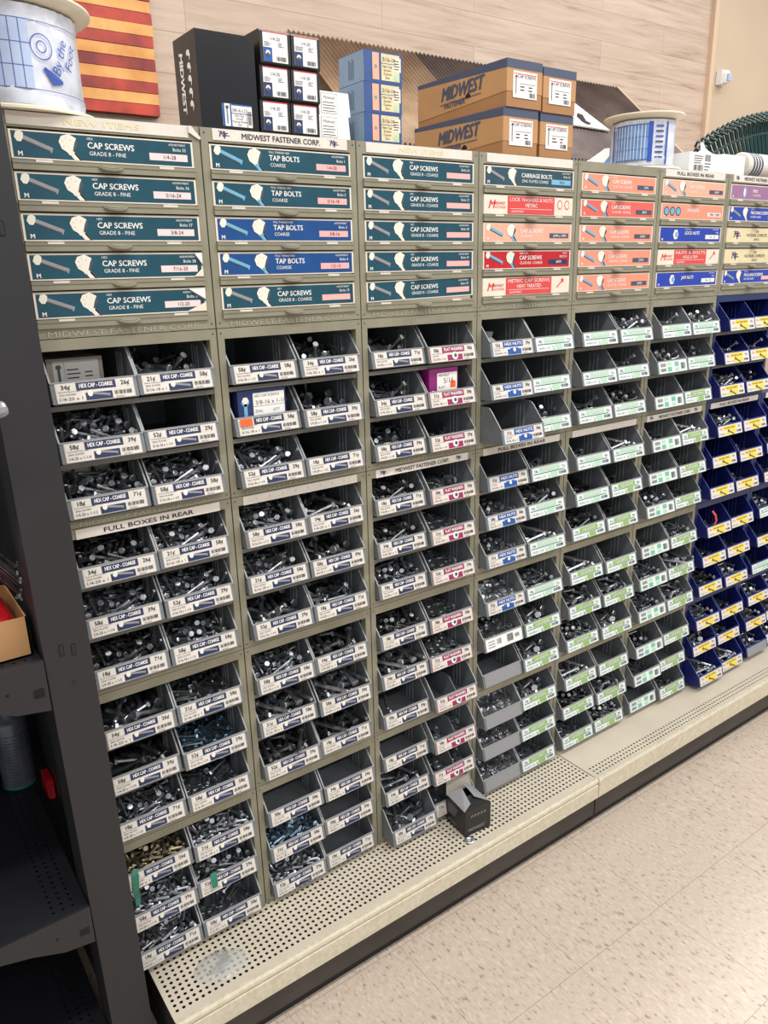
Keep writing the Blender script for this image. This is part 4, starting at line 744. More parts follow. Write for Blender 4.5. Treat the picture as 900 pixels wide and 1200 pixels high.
b = bin_at(0, 2, 0); small_carton((b[3]+0.045, b[4]+0.10, b[5]+0.004), 0.052, 0.05, 0.070, 'kraft_grey', 'larger grey carton standing behind bolts, left bin, third row, leftmost column', 'grey')
small_carton((b[3]+0.092, b[4]+0.11, b[5]+0.004), 0.030, 0.05, 0.064, 'kraft_grey', 'narrow grey carton behind bolts, left bin, third row, leftmost column', 'grey')
b = bin_at(0, 1, 0); small_carton((b[3]+0.06, b[4]+0.13, b[5]+0.004), 0.08, 0.05, 0.058, 'kraft_grey', 'dim grey carton deep behind bolts, left bin, second row, leftmost column', 'grey')
def sticker(name, label, cat, c, row, side, pts, m, curl=0.0):
    b = bin_at(c, row, side); mb = MB()
    n = len(pts)//2
    # strip laid over the bin front: pts = (u, z) pairs left then right edge, top to bottom
    vs = []
    for (u0, u1, z, out) in pts: vs += [(u0, -0.0088 - out, z), (u1, -0.0088 - out, z)]
    fs = [(2*i, 2*i+2, 2*i+3, 2*i+1) for i in range(len(pts)-1)]
    back = [(a[0], a[1]+0.0004, a[2]) for a in vs]; k = len(vs)
    mb.add(vs + back, fs + [tuple(k + j for j in f[::-1]) for f in fs], m)
    o = mb.build(name, None, (b[3], b[4], b[5])); tag(o, label, cat)
sticker('orange_sticker', 'orange price sticker on the label of bin below blue carton', 'sticker', 1, 1, 0, [(0.010, 0.034, 0.0365, -0.0045), (0.010, 0.034, 0.0235, -0.0015)], 'orange_sticker')
sticker('green_tape', 'long green tape strip hanging over bottom-most rack, left bin, leftmost column', 'tape', 0, 9, 0, [(0.016, 0.028, 0.044, -0.010), (0.014, 0.027, 0.036, -0.004), (0.013, 0.025, 0.022, 0.001), (0.010, 0.022, 0.005, 0.004), (0.013, 0.023, -0.012, 0.002), (0.012, 0.021, -0.026, 0.006)], 'tape_green')
sticker('green_tape', 'short green tape strip on right bin of eleventh row, leftmost column', 'tape', 0, 10, 1, [(0.030, 0.043, 0.046, -0.010), (0.029, 0.042, 0.036, -0.004), (0.028, 0.040, 0.018, 0.002)], 'tape_green')
b = bin_at(6, 6, 0); mb = MB(); mb.tube([(0.045, 0.004, 0.036), (0.041, -0.006, 0.055), (0.038, -0.004, 0.072), (0.034, 0.006, 0.085)], 0.0032, 'red_strap'); o = mb.build('red_strap', None, (b[3], b[4], b[5])); tag(o, 'short red plastic strap sticking up from a navy bin', 'strap')
b = bin_at(3, 0, 0); mb = MB(); mb.lathe([(0.002, 0), (0.028, 0.001), (0.032, 0.012), (0.022, 0.030), (0.010, 0.040), (0.014, 0.052)], 11, 'bag_film'); o = mb.build('plastic_bag', None, (b[3]+0.05, b[4]+0.06, b[5]+0.003)); tag(o, 'crumpled clear bag inside the top left bin of fourth column', 'bag')

# ------------------------------------------------------------------ things on top of the drawer cabinets
ZC = ZT[0] + 0.0005
def ad_lines(mb, x0, z0, x1, z1, n, m='ink', L=3, y=0.0, r=None):
    r = r or random.Random(int(x0*1e5)); h = (z1-z0)/n
    for i in range(n): mb.rect(x0, z0+i*h+h*0.3, x0+(x1-x0)*r.uniform(0.5, 1.0), z0+i*h+h*0.62, m, L, y)
t = thing('tall_carton', 'large tall black carton with white bolt label, standing beside small cartons', 'box', (0.368, 0.012, ZC), None)
mb = MB(); mb.box(-0.052, 0, 0, 0.052, 0.090, 0.1435, 'black_card'); mb.build('box_body', t)
mb = MB(); mb.box(-0.014, -0.0006, 0.006, 0.040, 0, 0.040, 'white_print'); Y = -0.0006
mb.rect(-0.014, 0.006, -0.010, 0.040, 'blue_print', 1, Y); mb.rect(0.000, 0.006, 0.0025, 0.040, 'blue_print', 1, Y); mb.rect(0.0025, 0.0255, 0.040, 0.0265, 'blue_print', 2, Y); mb.rect(0.030, 0.006, 0.031, 0.034, 'blue_print', 2, Y); mb.rect(0.003, 0.038, 0.040, 0.040, 'blue_print', 2, Y)
bolt_icon(mb, -0.0052, 0.034, 0.024, -math.pi/2, 0.0012, 0.003, 2, 'bolt_shade', 'tape_grey', 'bolt_shade', Y)
mb.text('3/8-16 x 2', 0.004, 0.0285, 0.0052, 'ink', 3, width=0.024, y=Y)
for i, s in enumerate(('Hex Cap', 'Screws', 'Coarse Grade', 'Zinc')): mb.text(s, 0.0165, 0.0215-0.0045*i, 0.0032, 'ink', 3, align='c', y=Y)
barcode(mb, 0.0325, 0.010, 0.0385, 0.031, 3, 6, Y); mb.build('printed_label', t)
mb = MB(); mb.M = facing_left(-0.052, 0.09, 0) @ Matrix.Translation((0.022, 0, 0.125)) @ Matrix.Rotation(math.radians(90), 4, 'Y')
mb.text('MIDWEST', 0.006, 0.0, 0.014, 'white_print', 2, bold=0.05, width=0.088, slant=0.15); mb.build('side_lettering', t)
mb = MB(); mb.M = facing_left(-0.052, 0.09, 0)
for i in range(5):
    z = 0.112 - i*0.0185; mb.poly([(0.052, z+0.004), (0.057, z+0.008), (0.064, z+0.006), (0.067, z-0.001), (0.064, z-0.008), (0.062, z-0.009), (0.063, z-0.003), (0.059, z-0.001), (0.054, z-0.001)], 'white_print', 2)
mb.build('logo_marks', t)
# six small black cartons
def end_label(mb, w_, h_, blue=True):
    mb.M = Matrix.Translation((0, 0, 0)); Y = 0
    x0, x1, z0, z1 = w_*0.10, w_*0.90, h_*0.09, h_*0.94
    mb.box(x0, -0.0005, z0, x1, 0, z1, 'white_print'); Y = -0.0005
    mb.rect(x0, z0, x0+w_*0.28, z0+h_*0.40, 'blue_print' if blue else 'blue_dark', 2, Y); mb.poly(circ(x0+w_*0.14, z0+h_*0.24, w_*0.08, 6), 'bolt_art', 3, Y)
    mb.poly(circ(x0+w_*0.14, z0+h_*0.19, w_*0.06, 6), 'bolt_shade', 4, Y)
    mb.text('1/4-20', w_*0.50, h_*0.70, h_*0.10, 'slate_print', 3, align='c', y=Y); mb.rect(x0, z1-h_*0.03, x1, z1, 'redprint', 2, Y)
    ad_lines(mb, x0+w_*0.03, h_*0.52, w_*0.42, h_*0.66, 3, 'slate_print', 3, Y); ad_lines(mb, w_*0.58, h_*0.52, w_*0.8, h_*0.66, 3, 'slate_print', 3, Y)
    barcode(mb, w_*0.52, z0+h_*0.04, w_*0.84, z0+h_*0.17, 3, 9, Y)
COLN = ('left', 'right'); ROW3 = ('top', 'middle', 'bottom')
for i in range(2):
    for j in range(3):
        w_ = 0.058 if i == 0 else 0.0565; h_ = 0.0527
        x = (0.4235 if i == 0 else 0.4835) + (2-j)*0.0035; z = ZC + (2-j)*(h_ + 0.0003)
        t = thing('small_black_carton', '%s black end-label carton in the %s stack of three, near tall black box' % (ROW3[j], COLN[i]), 'box', (x, 0.010, z), 'small black cartons stacked in a block')
        mb = MB(); c_ = 0.0035
        mb.prismx([(c_, 0), (0.15, 0), (0.15, h_), (c_, h_), (0, h_-c_), (0, c_)], 0.0, w_, 'black_box'); mb.box(0.001, 0.004, h_-0.001, w_-0.001, 0.149, h_, 'tape_grey') ; mb.build('box_body', t)
        mb = MB(); end_label(mb, w_, h_, j == 0 and i == 0); o = mb.build('end_label', t)
for j in range(2):
    h_ = 0.0385; t = thing('white_carton', '%s one of two white cartons with handwritten style label between black and blue boxes' % ('upper', 'lower')[j], 'box', (0.541 if j else 0.5425, 0.012, ZC + (1-j)*0.0388), 'white cartons')
    mb = MB(); mb.prismy([(0, 0), (0.066, 0), (0.0625, h_), (0, h_)], 0, 0.14, 'carton_white'); mb.build('box_body', t)
    mb = MB(); mb.rect(0.004, 0.003, 0.038, h_-0.003, 'ink', 1); mb.rect(0.0046, 0.0036, 0.0374, h_-0.0036, 'white_print', 2)
    mb.text('Midwest', 0.021, h_*0.68, 0.005, 'ink', 3, align='c')
    for q in range(4): mb.rect(0.007, h_*(0.16+0.12*q), 0.034-0.003*(q % 2), h_*(0.19+0.12*q), 'ink', 3)
    mb.build('printed_label', t)
for j in range(3):
    h_ = 0.0512; t = thing('blue_carton', '%s blue carton with cream label in the stack of three' % ROW3[j], 'box', (0.638 + (2-j)*0.0015, 0.010, ZC + (2-j)*(h_+0.0003)), 'stacked blue cartons')
    mb = MB(); mb.box(0.0005, 0.0005, 0, 0.0865, 0.086, h_, 'bluebox'); mb.box(0, 0.0015, 0.0006, 0.0005, 0.085, h_-0.0006, 'bluebox_side'); mb.build('box_body', t)
    mb = MB(); mb.rect(0.018, 0.004, 0.033, h_-0.003, 'peach_card', 1); mb.rect(0.038, 0.004, 0.080, h_-0.003, 'cream_card', 1); mb.rect(0.037, h_*0.62, 0.072, h_*0.64, 'bluebox', 2); mb.poly(circ(0.0255, h_*0.5, 0.0035, 8), 'tape_grey', 2)
    mb.rect(0.064, h_*0.40, 0.083, h_*0.86, 'white_card', 2); mb.poly(circ(0.073, h_*0.22, 0.006, 10), 'mint_print', 3)
    mb.text('5/16-18', 0.041, h_*0.70, 0.0065, 'ink', 3); ad_lines(mb, 0.067, h_*0.45, 0.080, h_*0.8, 4, 'ink', 3)
    for q, s in enumerate(('Hex Cap', 'Screws', 'Coarse', 'Zinc')): mb.text(s, 0.052, h_*(0.50-0.12*q), 0.0042, 'ink', 3, align='c')
    mb.build('printed_label', t)
    mb = MB(); mb.M = facing_left(0.0, 0.086, 0)
    for q in range(5): mb.rect(0.034+q*0.004, h_*0.16, 0.0352+q*0.004, h_*(0.82-0.05*(q % 3)), 'slate_print', 2)
    mb.build('side_print', t)
# four long kraft cartons
for (x, z, w_, h_, D_, nm, up) in ((0.986, ZC, 0.103, 0.0895, 0.30, 'left lower', 0), (1.0965, ZC, 0.1045, 0.0875, 0.30, 'right lower', 0), (0.990, ZC+0.0905, 0.104, 0.0885, 0.295, 'left upper', 1), (1.0975, ZC+0.0885, 0.103, 0.0865, 0.295, 'right upper', 1)):
    t = thing('kraft_carton', '%s kraft carton with dark blue top band in the block of four' % nm, 'box', (x, 0.004 if not up else 0.000, z), 'long kraft cartons')
    mb = MB(); mb.box(0.0008, 0.0008, 0, w_-0.0008, D_, h_-0.001, 'kraft_dark'); mb.build('box_body', t)
    mb = MB(); hl = h_*0.30 if up else h_*0.36     # lid with sloping skirt
    def skirt(y0, z0, y1, z1): pass
    lz = h_*0.46 if up else h_*0.42
    mb.add([(0, 0, h_), (w_, 0, h_), (w_, D_, h_), (0, D_, h_), (0, 0, lz-0.012), (w_, 0, lz-0.012), (w_, D_, 0.012), (0, D_, 0.012)], [(0,1,2,3), (0,4,5,1), (1,5,6,2), (3,2,6,7), (0,3,7,4)], 'kraft')
    bz = h_ - 0.017
    mb.add([(-0.0002, -0.0002, h_+0.0002), (w_+0.0002, -0.0002, h_+0.0002), (w_+0.0002, D_, h_+0.0002), (-0.0002, D_, h_+0.0002), (-0.0002, -0.0002, bz), (w_+0.0002, -0.0002, bz), (w_+0.0002, D_, bz+0.009), (-0.0002, D_, bz+0.009)], [(0,1,2,3), (0,4,5,1), (1,5,6,2), (0,3,7,4)], 'slate_print')
    mb.build('lid', t)
    mb = MB(); mb.box(w_*0.17, -0.0008, h_*0.20, w_*0.84, -0.0001, h_*0.76, 'white_print'); Y = -0.0008
    mb.rect(w_*0.19, h_*0.70, w_*0.82, h_*0.715, 'redprint', 2, Y); mb.text('CAP SCREWS', w_*0.55, h_*0.62, h_*0.07, 'ink', 3, align='c', y=Y); mb.rect(w_*0.34, h_*0.50, w_*0.80, h_*0.508, 'ink', 3, Y)
    bolt_icon(mb, w_*0.25, h_*0.64, h_*0.36, -math.pi/2, w_*0.012, w_*0.03, 3, 'bolt_shade', 'tape_grey', 'bolt_shade', Y)
    ad_lines(mb, w_*0.36, h_*0.34, w_*0.52, h_*0.48, 2, 'ink', 3, Y); ad_lines(mb, w_*0.60, h_*0.34, w_*0.72, h_*0.48, 2, 'ink', 3, Y); barcode(mb, w_*0.62, h_*0.23, w_*0.80, h_*0.33, 3, 8, Y); mb.build('end_label', t)
    if x < 1.05:
        mb = MB(); mb.M = facing_left(-0.0004, D_, 0) @ Matrix.Rotation(math.radians(-1.5), 4, 'Y')
        mb.text('MIDWEST', D_*0.30, h_*0.44, 0.026, 'slate_print', 2, bold=0.04, width=0.135, slant=0.25); mb.text('FASTENER', D_*0.33, h_*0.25, 0.011, 'slate_print', 2, bold=0.03, width=0.070)
        mb.rect(D_*0.28, h_*0.345, D_*0.74, h_*0.365, 'slate_print', 2); mb.poly([q for q in circ(D_*0.60, 0.030 if up else 0.018, 0.009, 16) if q[1] >= (0.0295 if up else 0.0175)], 'void', 3)
        mb.build('side_lettering', t)
# two spools
def spool(label, cx, cy, rf, rd, z0, h, look):
    t = thing('plastic_spool', label, 'spool', (cx, cy, z0), None)
    mb = MB(); mb.lathe([(rf, 0), (rf, 0.003), (rf-0.004, 0.006), (rd-0.006, 0.010), (rd-0.010, 0.010)], 64, 'spool_cream'); mb.build('bottom_flange', t, smooth=False)
    mb = MB(); mb.lathe([(rd-0.010, h-0.012), (rd-0.006, h-0.010), (rf-0.004, h-0.003), (rf, h), (rf, h+0.003), (rd*0.3, h+0.003)], 64, 'spool_cream'); mb.build('top_flange', t)
    mb = MB(); n = 96; prof = []
    m0 = 'film' if look == 0 else 'film_light'
    zz = [0.010 + (h-0.022)*k/14 for k in range(15)]
    rr = random.Random(5+look); vs = []; fs = []
    for i, z in enumerate(zz):
        for k in range(n):
            a = 2*math.pi*k/n; e = 0.0025*math.sin(3*a + i*0.5) * math.sin(i*0.7) + rr.uniform(-1, 1)*(0.0004 if 3 < i < 12 else 0.0016); r = rd + (e if (i < 3 or i > 11) else e*0.12); vs.append((r*math.cos(a), r*math.sin(a), z))
    for i in range(14):
        for k in range(n): j = (k+1) % n; fs.append((i*n+k, i*n+j, (i+1)*n+j, (i+1)*n+k))
    mb.add(vs, fs, 'film'); mb.build('wrapped_film', t, smooth=True)
    mb = MB(); r = rd + 0.0022
    def arc(a0, a1, z0_, z1_, m, L=0, off=(0 if look == 0 else -58)):
        a0 += off; a1 += off   # printed patch on the drum, angles in degrees measured at the -y side, to the right positive
        k = max(2, int(abs(a1-a0)/3)+1); R_ = r + L*0.0003; vs = []
        for i in range(k+1):
            a = math.radians(a0 + (a1-a0)*i/k - 90); vs += [(R_*math.cos(a), R_*math.sin(a), z0_), (R_*math.cos(a), R_*math.sin(a), z1_)]
        mb.add(vs, [(2*i, 2*i+2, 2*i+3, 2*i+1) for i in range(k)], m)
    if look == 0:
        zb, zt = 0.030, h-0.032
        for a in range(-68, 9, 7): arc(a, a+0.6, zb, zt, 'film_line', 1)
        for z in (zb, zb+(zt-zb)*0.33, zb+(zt-zb)*0.66, zt): arc(-76, 75 if z in (zb, zt) else 9, z-0.0005, z+0.0005, 'film_line', 1)
        arc(-68, 8.5, zb, zt, 'film_blue', 0)
        def wrap(pts_faces, m, a_c, z_c, sc, rot):
            v, f = pts_faces; ca, sa = math.cos(rot), math.sin(rot); out = []
            for x_, y_ in v: u = (x_*ca - y_*sa)*sc; w2 = (x_*sa + y_*ca)*sc; a = math.radians(a_c-90) + u/r; out.append(((r+0.0008)*math.cos(a), (r+0.0008)*math.sin(a), z_c + w2))
            mb.add(out, f, m)
        for s_, a_c, z_c in (('By the', 24, 0.052), ('Foot', 37, 0.062)):
            v, f, x0, x1, y0, y1 = text_geo(s_); wrap(([(p[0]-x0, p[1]) for p in v], f), 'film_print', a_c+6, z_c, 0.021, math.radians(66))
        for R_, R2_ in ((0.017, 0.0155), (0.008, 0.0065)):
            k = 24; v = [(R_*math.cos(2*math.pi*i/k), R_*math.sin(2*math.pi*i/k)) for i in range(k)] + [(R2_*math.cos(2*math.pi*i/k), R2_*math.sin(2*math.pi*i/k)) for i in range(k)]
            wrap((v, [(i, (i+1) % k, k+(i+1) % k, k+i) for i in range(k)]), 'film_print', 17, 0.086, 1.0, 0)
        for q in range(4): wrap(([(0, 0), (0.020, 0.004), (0.020, 0.009), (0, 0.006)], [(0, 1, 2, 3)]), 'film_print', 16+q*2.0, 0.056-0.006*q, 1.0, math.radians(-35+12*q))
    else:
        zb, zt = 0.012, h-0.022
        arc(-50, 22, zb+0.01, zt, 'film_light', 0); arc(14, 22, zb+0.006, zt+0.004, 'film_print', 1); arc(-58, -54, zb, zt+0.002, 'film_print', 1); arc(48, 52, zb, zt+0.004, 'film_print', 1)
        for a in range(-46, 14, 6): arc(a, a+1.0, zb+0.012, zt-0.003, 'white_print', 2)
        for z in (zb+0.012, zb+(zt-zb)*0.38, zb+(zt-zb)*0.68, zt-0.002): arc(-48, 14, z-0.0008, z+0.0008, 'film_line', 2)
        for z in range(7): arc(27, 42, zb+0.014+z*0.012, zb+0.018+z*0.012, 'slate_print' if z % 2 else 'film_line', 1)
    mb.build('printed_wrap', t)
spool('big white spool wrapped in blue printed film, at the left end', 0.045, 0.117, 0.136, 0.112, ZC, 0.150, 0)
spool('smaller spool in blue gridded film under a broad cream flange', 1.580, 0.100, 0.100, 0.079, ZC, 0.128, 1)
# white carton with open flaps, white carton behind, striped roll
t = thing('open_white_carton', 'white open-flapped carton with barcode label beside the smaller spool', 'box', (1.7645, 0.03, ZC))
mb = MB(); mb.box(-0.0775, 0, 0, 0.0775, 0.12, 0.050, 'carton_white'); mb.build('box_body', t)
mb = MB(); mb.M = Matrix.Translation((-0.047, 0, 0)); mb.prismy([(0.020, 0.050), (0.123, 0.050), (0.118, 0.057), (0.085, 0.066), (0.070, 0.082), (0.058, 0.080), (0.066, 0.060)], 0.03, 0.032, 'carton_white'); mb.prismy([(0.01, 0.05), (0.05, 0.05), (0.045, 0.058), (0.015, 0.055)], 0.002, 0.004, 'carton_white'); mb.build('flap', t)
mb = MB(); mb.M = Matrix.Translation((-0.022, 0, 0)); barcode(mb, -0.035, 0.006, 0.010, 0.020, 2, 14); ad_lines(mb, -0.035, 0.022, 0.010, 0.044, 4, 'ink', 2); mb.rect(0.014, 0.030, 0.040, 0.046, 'tape_grey', 2); ad_lines(mb, 0.014, 0.006, 0.045, 0.028, 3, 'slate_print', 2); mb.build('printed_label', t)
t = thing('plain_white_carton', 'plain white carton without print, between open carton and striped roll', 'box', (1.90, 0.035, ZC))
mb = MB(); mb.box(-0.050, 0, 0, 0.058, 0.12, 0.053, 'carton_white'); mb.box(-0.050, 0, 0.0532, 0.058, 0.06, 0.0542, 'white_print'); mb.build('box_body', t)
t = thing('striped_roll', 'pale roll with dark blue stripes at the right photo edge', 'roll', (2.045, 0.06, ZC + 0.0346))
mb = MB(); mb.M = Matrix.Rotation(math.radians(90), 4, 'Y'); mb.lathe([(0.012, -0.075), (0.032, -0.075), (0.034, -0.07), (0.034, 0.08), (0.032, 0.085), (0.012, 0.085)], 28, 'cream_print'); mb.build('roll_body', t, smooth=False)
mb = MB(); mb.M = Matrix.Rotation(math.radians(90), 4, 'Y')
for q in range(4): mb.lathe([(0.0342, -0.055+q*0.014), (0.0345, -0.054+q*0.014), (0.0345, -0.047+q*0.014), (0.0342, -0.046+q*0.014)], 28, 'slate_print', close=False)
mb.build('stripe_band', t)
t = thing('folded_sheet', 'white folded film sheet leaning at the left of smaller spool', 'sheet', (1.40, 0.10, ZC))
mb = MB(); mb.prismy([(-0.085, 0), (0.05, 0), (0.05, 0.052), (0.035, 0.050), (-0.02, 0.022)], 0, 0.003, 'carton_white'); mb.add([(0.01,-0.001,0),(0.05,-0.001,0),(0.05,-0.001,0.034)], [(0,1,2)], 'film_light'); mb.build('sheet_body', t)

# ------------------------------------------------------------------ rake head behind the white cartons
t = thing('leaf_rake', 'dark green plastic leaf rake head fanned out behind the white cartons', 'rake', (2.67, 0.312, 0.697))
RR = 1.271; n = 66; A0, A1 = math.radians(116.5), math.radians(76)
def rp(a, r, out=0.0): return (r*math.cos(a), out, r*math.sin(a))
for i in range(n):
    f_ = i/(n-1); a = A0 + (A1-A0)*f_; mb = MB(); h_ = math.radians(93.5 - (0.5-f_)*-9)
    base = (0.012*(f_-0.5)*8, 0.0, RR-0.50)
    rt = RR*(1.0 + (0.012 if i % 2 else 0.0))
    def q_(k): e = rp(a, rt); return (base[0]+(e[0]-base[0])*k, 0, base[2]+(e[2]-base[2])*k)
    e = rp(a, rt); mb.tube([base, q_(0.5), q_(0.90), (q_(0.97)[0], -0.004, q_(0.97)[2]), (e[0], -0.022, e[2]), (e[0], -0.045, e[2]-0.012)], 0.0042, 'rake_green', 5); mb.build('tine', t)
for k_, nm in ((0.72, 'cross_band'), (0.90, 'cross_band')):
    mb = MB(); P_ = []
    for q in range(25):
        a = A0 + (A1-A0)*q/24; e = rp(a, RR); b0 = 0.012*(q/24-0.5)*8; P_.append((b0+(e[0]-b0)*k_, -0.003, RR-0.50+(e[2]-(RR-0.50))*k_))
    mb.tube(P_, 0.0055 if k_ < 0.8 else 0.004, 'rake_green', 6); mb.build(nm, t)
mb = MB(); mb.prismy([(-0.07, RR-0.44), (-0.05, RR-0.52), (-0.02, RR-0.60), (0.02, RR-0.60), (0.05, RR-0.52), (0.07, RR-0.44)], -0.008, 0.008, 'rake_green'); mb.build('hub', t)
mb = MB(); mb.tube([(0, 0.0, RR-0.56), (0.0, 0.0, -0.545)], 0.012, 'kraft', 10); mb.build('handle', t)

# ------------------------------------------------------------------ awning, board, sign and sensor on the back wall
t = thing('corrugated_awning', 'rusty corrugated iron awning sloping out from the plank wall', 'awning', (2.2, 1.5, 2.33))
def cor(x0, x1, m, name):
    mb = MB(); p = 0.021; n = int((x1-x0)/p*6); vs = []; fs = []
    for i in range(n+1):
        x = x0 + (x1-x0)*i/n; d = 0.0055*math.sin(2*math.pi*x/p)
        vs += [(x, -0.005, d), (x, -0.50, -0.43+d), (x, -0.005, d-0.0015), (x, -0.50, -0.4315+d)]
    for i in range(n): a = 4*i; b_ = a+4; fs += [(a, a+1, b_+1, b_), (a+2, b_+2, b_+3, a+3), (a+1, a+3, b_+3, b_+1), (a, b_, b_+2, a+2)]
    mb.add(vs, fs, m); mb.build(name, t, smooth=True)
cor(-0.86, -0.28, 'rust_tan', 'corrugated_sheet'); cor(-0.28, 1.0, 'rust_iron', 'corrugated_sheet')
mb = MB(); mb.add([(1.0,-0.005,-0.016),(1.012,-0.005,-0.016),(1.012,-0.5,-0.446),(1.0,-0.5,-0.446),(1.0,-0.005,0.004),(1.012,-0.005,0.004),(1.012,-0.5,-0.424),(1.0,-0.5,-0.424)], [(0,3,2,1),(4,5,6,7),(0,1,5,4),(1,2,6,5),(2,3,7,6),(3,0,4,7)], 'trim_wood'); mb.build('end_rafter', t)
t = thing('plank_art', 'red and golden striped plank board hung on the wall behind spool', 'board', (0.60, 1.5, 2.0))
n = 18; hh = 0.0335; r_ = random.Random(4)
mb = MB(); mb.box(-0.27, -0.010, 0, 0.22, -0.001, n*hh, 'gap_brown')
for i in range(n): mb.box(-0.27, -0.030+r_.uniform(-.002,.002), i*hh+0.0008, 0.22+r_.uniform(-.003,.002), -0.010, (i+1)*hh-0.0008, 'stain_red' if i % 2 == 0 else 'stain_gold')
mb.build('board_planks', t)
SILH = [(2.626, 1.2517, 2.1143), (2.6524, 1.2452, 2.1087), (2.6363, 1.2104, 2.0785), (2.6567, 1.1985, 2.0681), (2.6321, 1.1866, 2.0578), (2.6128, 1.1892, 2.0601), (2.5989, 1.2017, 2.0709), (2.5975, 1.2155, 2.0829), (2.5961, 1.2294, 2.095)]
t = thing('triangle_sign', 'white triangular sign with black animal silhouette on the awning', 'sign', (0, 0, 0))
NA = Vector((0, -0.43, 0.495)).normalized()
mb = MB(); AX = Matrix(((1,0,0,2.2),(0,0.495/0.6557,-0.6557*0+0.0,1.5),(0,0,1,2.33),(0,0,0,1)))
def aw(x, s, o=0.012): return (2.2 + x, 1.5 - 0.005 - 0.495*s - 0.655*o, 2.33 - 0.43*s + 0.755*o)
def ray_to_awning(px, py, o):
    d = (CR0*((px-450)/FPX) + CR1*((py-600)/FPX) + CR2); nn = Vector((0, -0.6557, 0.755)); P0 = Vector((2.2, 1.5, 2.33)) + nn*o
    k = (P0 - CAMP).dot(nn)/d.dot(nn); return CAMP + d*k
SIGN = [(2.7504, 1.1704, 2.0437), (2.3703, 1.1818, 2.0536), (2.6147, 1.4404, 2.2783)]
mb = MB(); nn = Vector((0, -0.6557, 0.755))
P = [Vector(p) for p in SIGN]; k = len(P)
mb.add([tuple(p + nn*0.012) for p in P] + [tuple(p + nn*0.018) for p in P], [tuple(range(k))[::-1], tuple(range(k, 2*k))] + [(i, (i+1) % k, k+(i+1) % k, k+i) for i in range(k)], 'white_print'); mb.build('sign_panel', t)
mb = MB(); mb.add([tuple(Vector(p) + nn*0.0185) for p in SILH], [tuple(range(len(SILH)))], 'ink'); mb.build('silhouette', t)
t = thing('motion_sensor', 'small white motion sensor mounted beside the plank wall edge', 'sensor', (4.055, 1.488, 2.46))
mb = MB(); mb.box(-0.030, -0.035, -0.035, 0.030, 0.0, 0.035, 'plastic_white'); mb.lathe([(0.0, 0.0)]*0 + [(0.024, -0.03), (0.028, -0.01), (0.028, 0.012), (0.020, 0.03)], 14, 'carton_white', c=(0, -0.035, 0)); mb.build('housing', t)
mb = MB(); mb.box(-0.018, -0.066, -0.022, 0.018, -0.060, 0.012, 'film_blue'); mb.build('lens', t)

# ------------------------------------------------------------------ things on the base deck
t = thing('open_black_carton', 'small black carton with torn open flaps standing on base deck', 'box', (0.838, -0.073, ZD), None, math.radians(-5))
s_ = 0.0395; hh = 0.072
mb = MB(); tt = 0.0012
mb.box(-s_, -s_, 0, s_, s_, tt, 'black_box'); mb.box(-s_, -s_, 0, s_, -s_+tt, hh, 'black_box'); mb.box(-s_, s_-tt, 0, s_, s_, hh, 'black_box'); mb.box(-s_, -s_, 0, -s_+tt, s_, hh, 'black_box'); mb.box(s_-tt, -s_, 0, s_, s_, hh, 'black_box'); mb.build('box_body', t)
mb = MB(); mb.add([(-s_, s_, hh), (s_, s_, hh), (s_*0.9, s_+0.012, hh+0.030), (-s_*0.8, s_+0.012, hh+0.034), (-s_, s_-0.001, hh), (s_, s_-0.001, hh), (s_*0.9, s_+0.011, hh+0.030), (-s_*0.8, s_+0.011, hh+0.034)], [(0,1,2,3), (7,6,5,4), (2,6,7,3)], 'kraft_grey'); mb.build('rear_flap', t)
mb = MB(); mb.add([(-s_, -s_, hh), (s_, -s_, hh), (0.006, -0.002, hh+0.012), (-0.010, -0.004, hh+0.012)], [(0,1,2,3)], 'black_box'); mb.build('front_flap', t)
mb = MB(); mb.add([(-s_, -s_+0.002, hh), (-s_-0.004, s_-0.006, hh+0.010), (-0.010, 0.014, hh+0.026), (-0.014, -s_+0.012, hh+0.008)], [(0,1,2,3)], 'tape_grey'); mb.build('left_flap', t)
mb = MB(); mb.add([(s_, -s_+0.004, hh), (s_, s_-0.004, hh), (0.006, s_-0.010, hh+0.024), (0.006, -0.016, hh+0.014)], [(0,1,2,3)], 'tape_grey'); mb.build('right_flap', t)
mb = MB(); mb.M = Matrix.Translation((0, -s_, 0))
for i in range(5): mb.poly([(-0.022+i*0.010, 0.052), (-0.017+i*0.010, 0.057), (-0.015+i*0.010, 0.056), (-0.017+i*0.010, 0.052), (-0.021+i*0.010, 0.049)], 'tape_grey', 2)
mb.text('MIDWEST', -0.004, 0.012, 0.0075, 'tape_grey', 2, bold=0.03, width=0.05, align='c', slant=0.2); mb.build('front_print', t)
mb = MB(); mb.M = facing_left(-s_, s_, 0)
for i in range(4): mb.rect(0.010, 0.056-0.007*i, 0.050-0.004*i, 0.0585-0.007*i, 'tape_grey', 2)
mb.text('MIDWEST', 0.008, 0.010, 0.006, 'tape_grey', 2, width=0.035); mb.build('side_print', t)
mb = MB(); mb.lathe([(0.0045, 0.0), (0.0125, 0.0), (0.0132, 0.0015), (0.0125, 0.0035), (0.0075, 0.0040), (0.0045, 0.0030), (0.0045, 0.0)], 24, 'bright_steel', close=False); o = mb.build('lock_washer', None, (0.797, -0.124, ZD+0.0005), smooth=True); tag(o, 'single steel washer lying on the deck in front of black carton', 'washer')
t = thing('screw_bag', 'clear plastic bag of screws lying flat on the perforated deck', 'bag', (0.158, -0.086, ZD))
n = 28; mb = MB(); r_ = random.Random(9); vs = [(0, 0, 0.010)]; fs = []
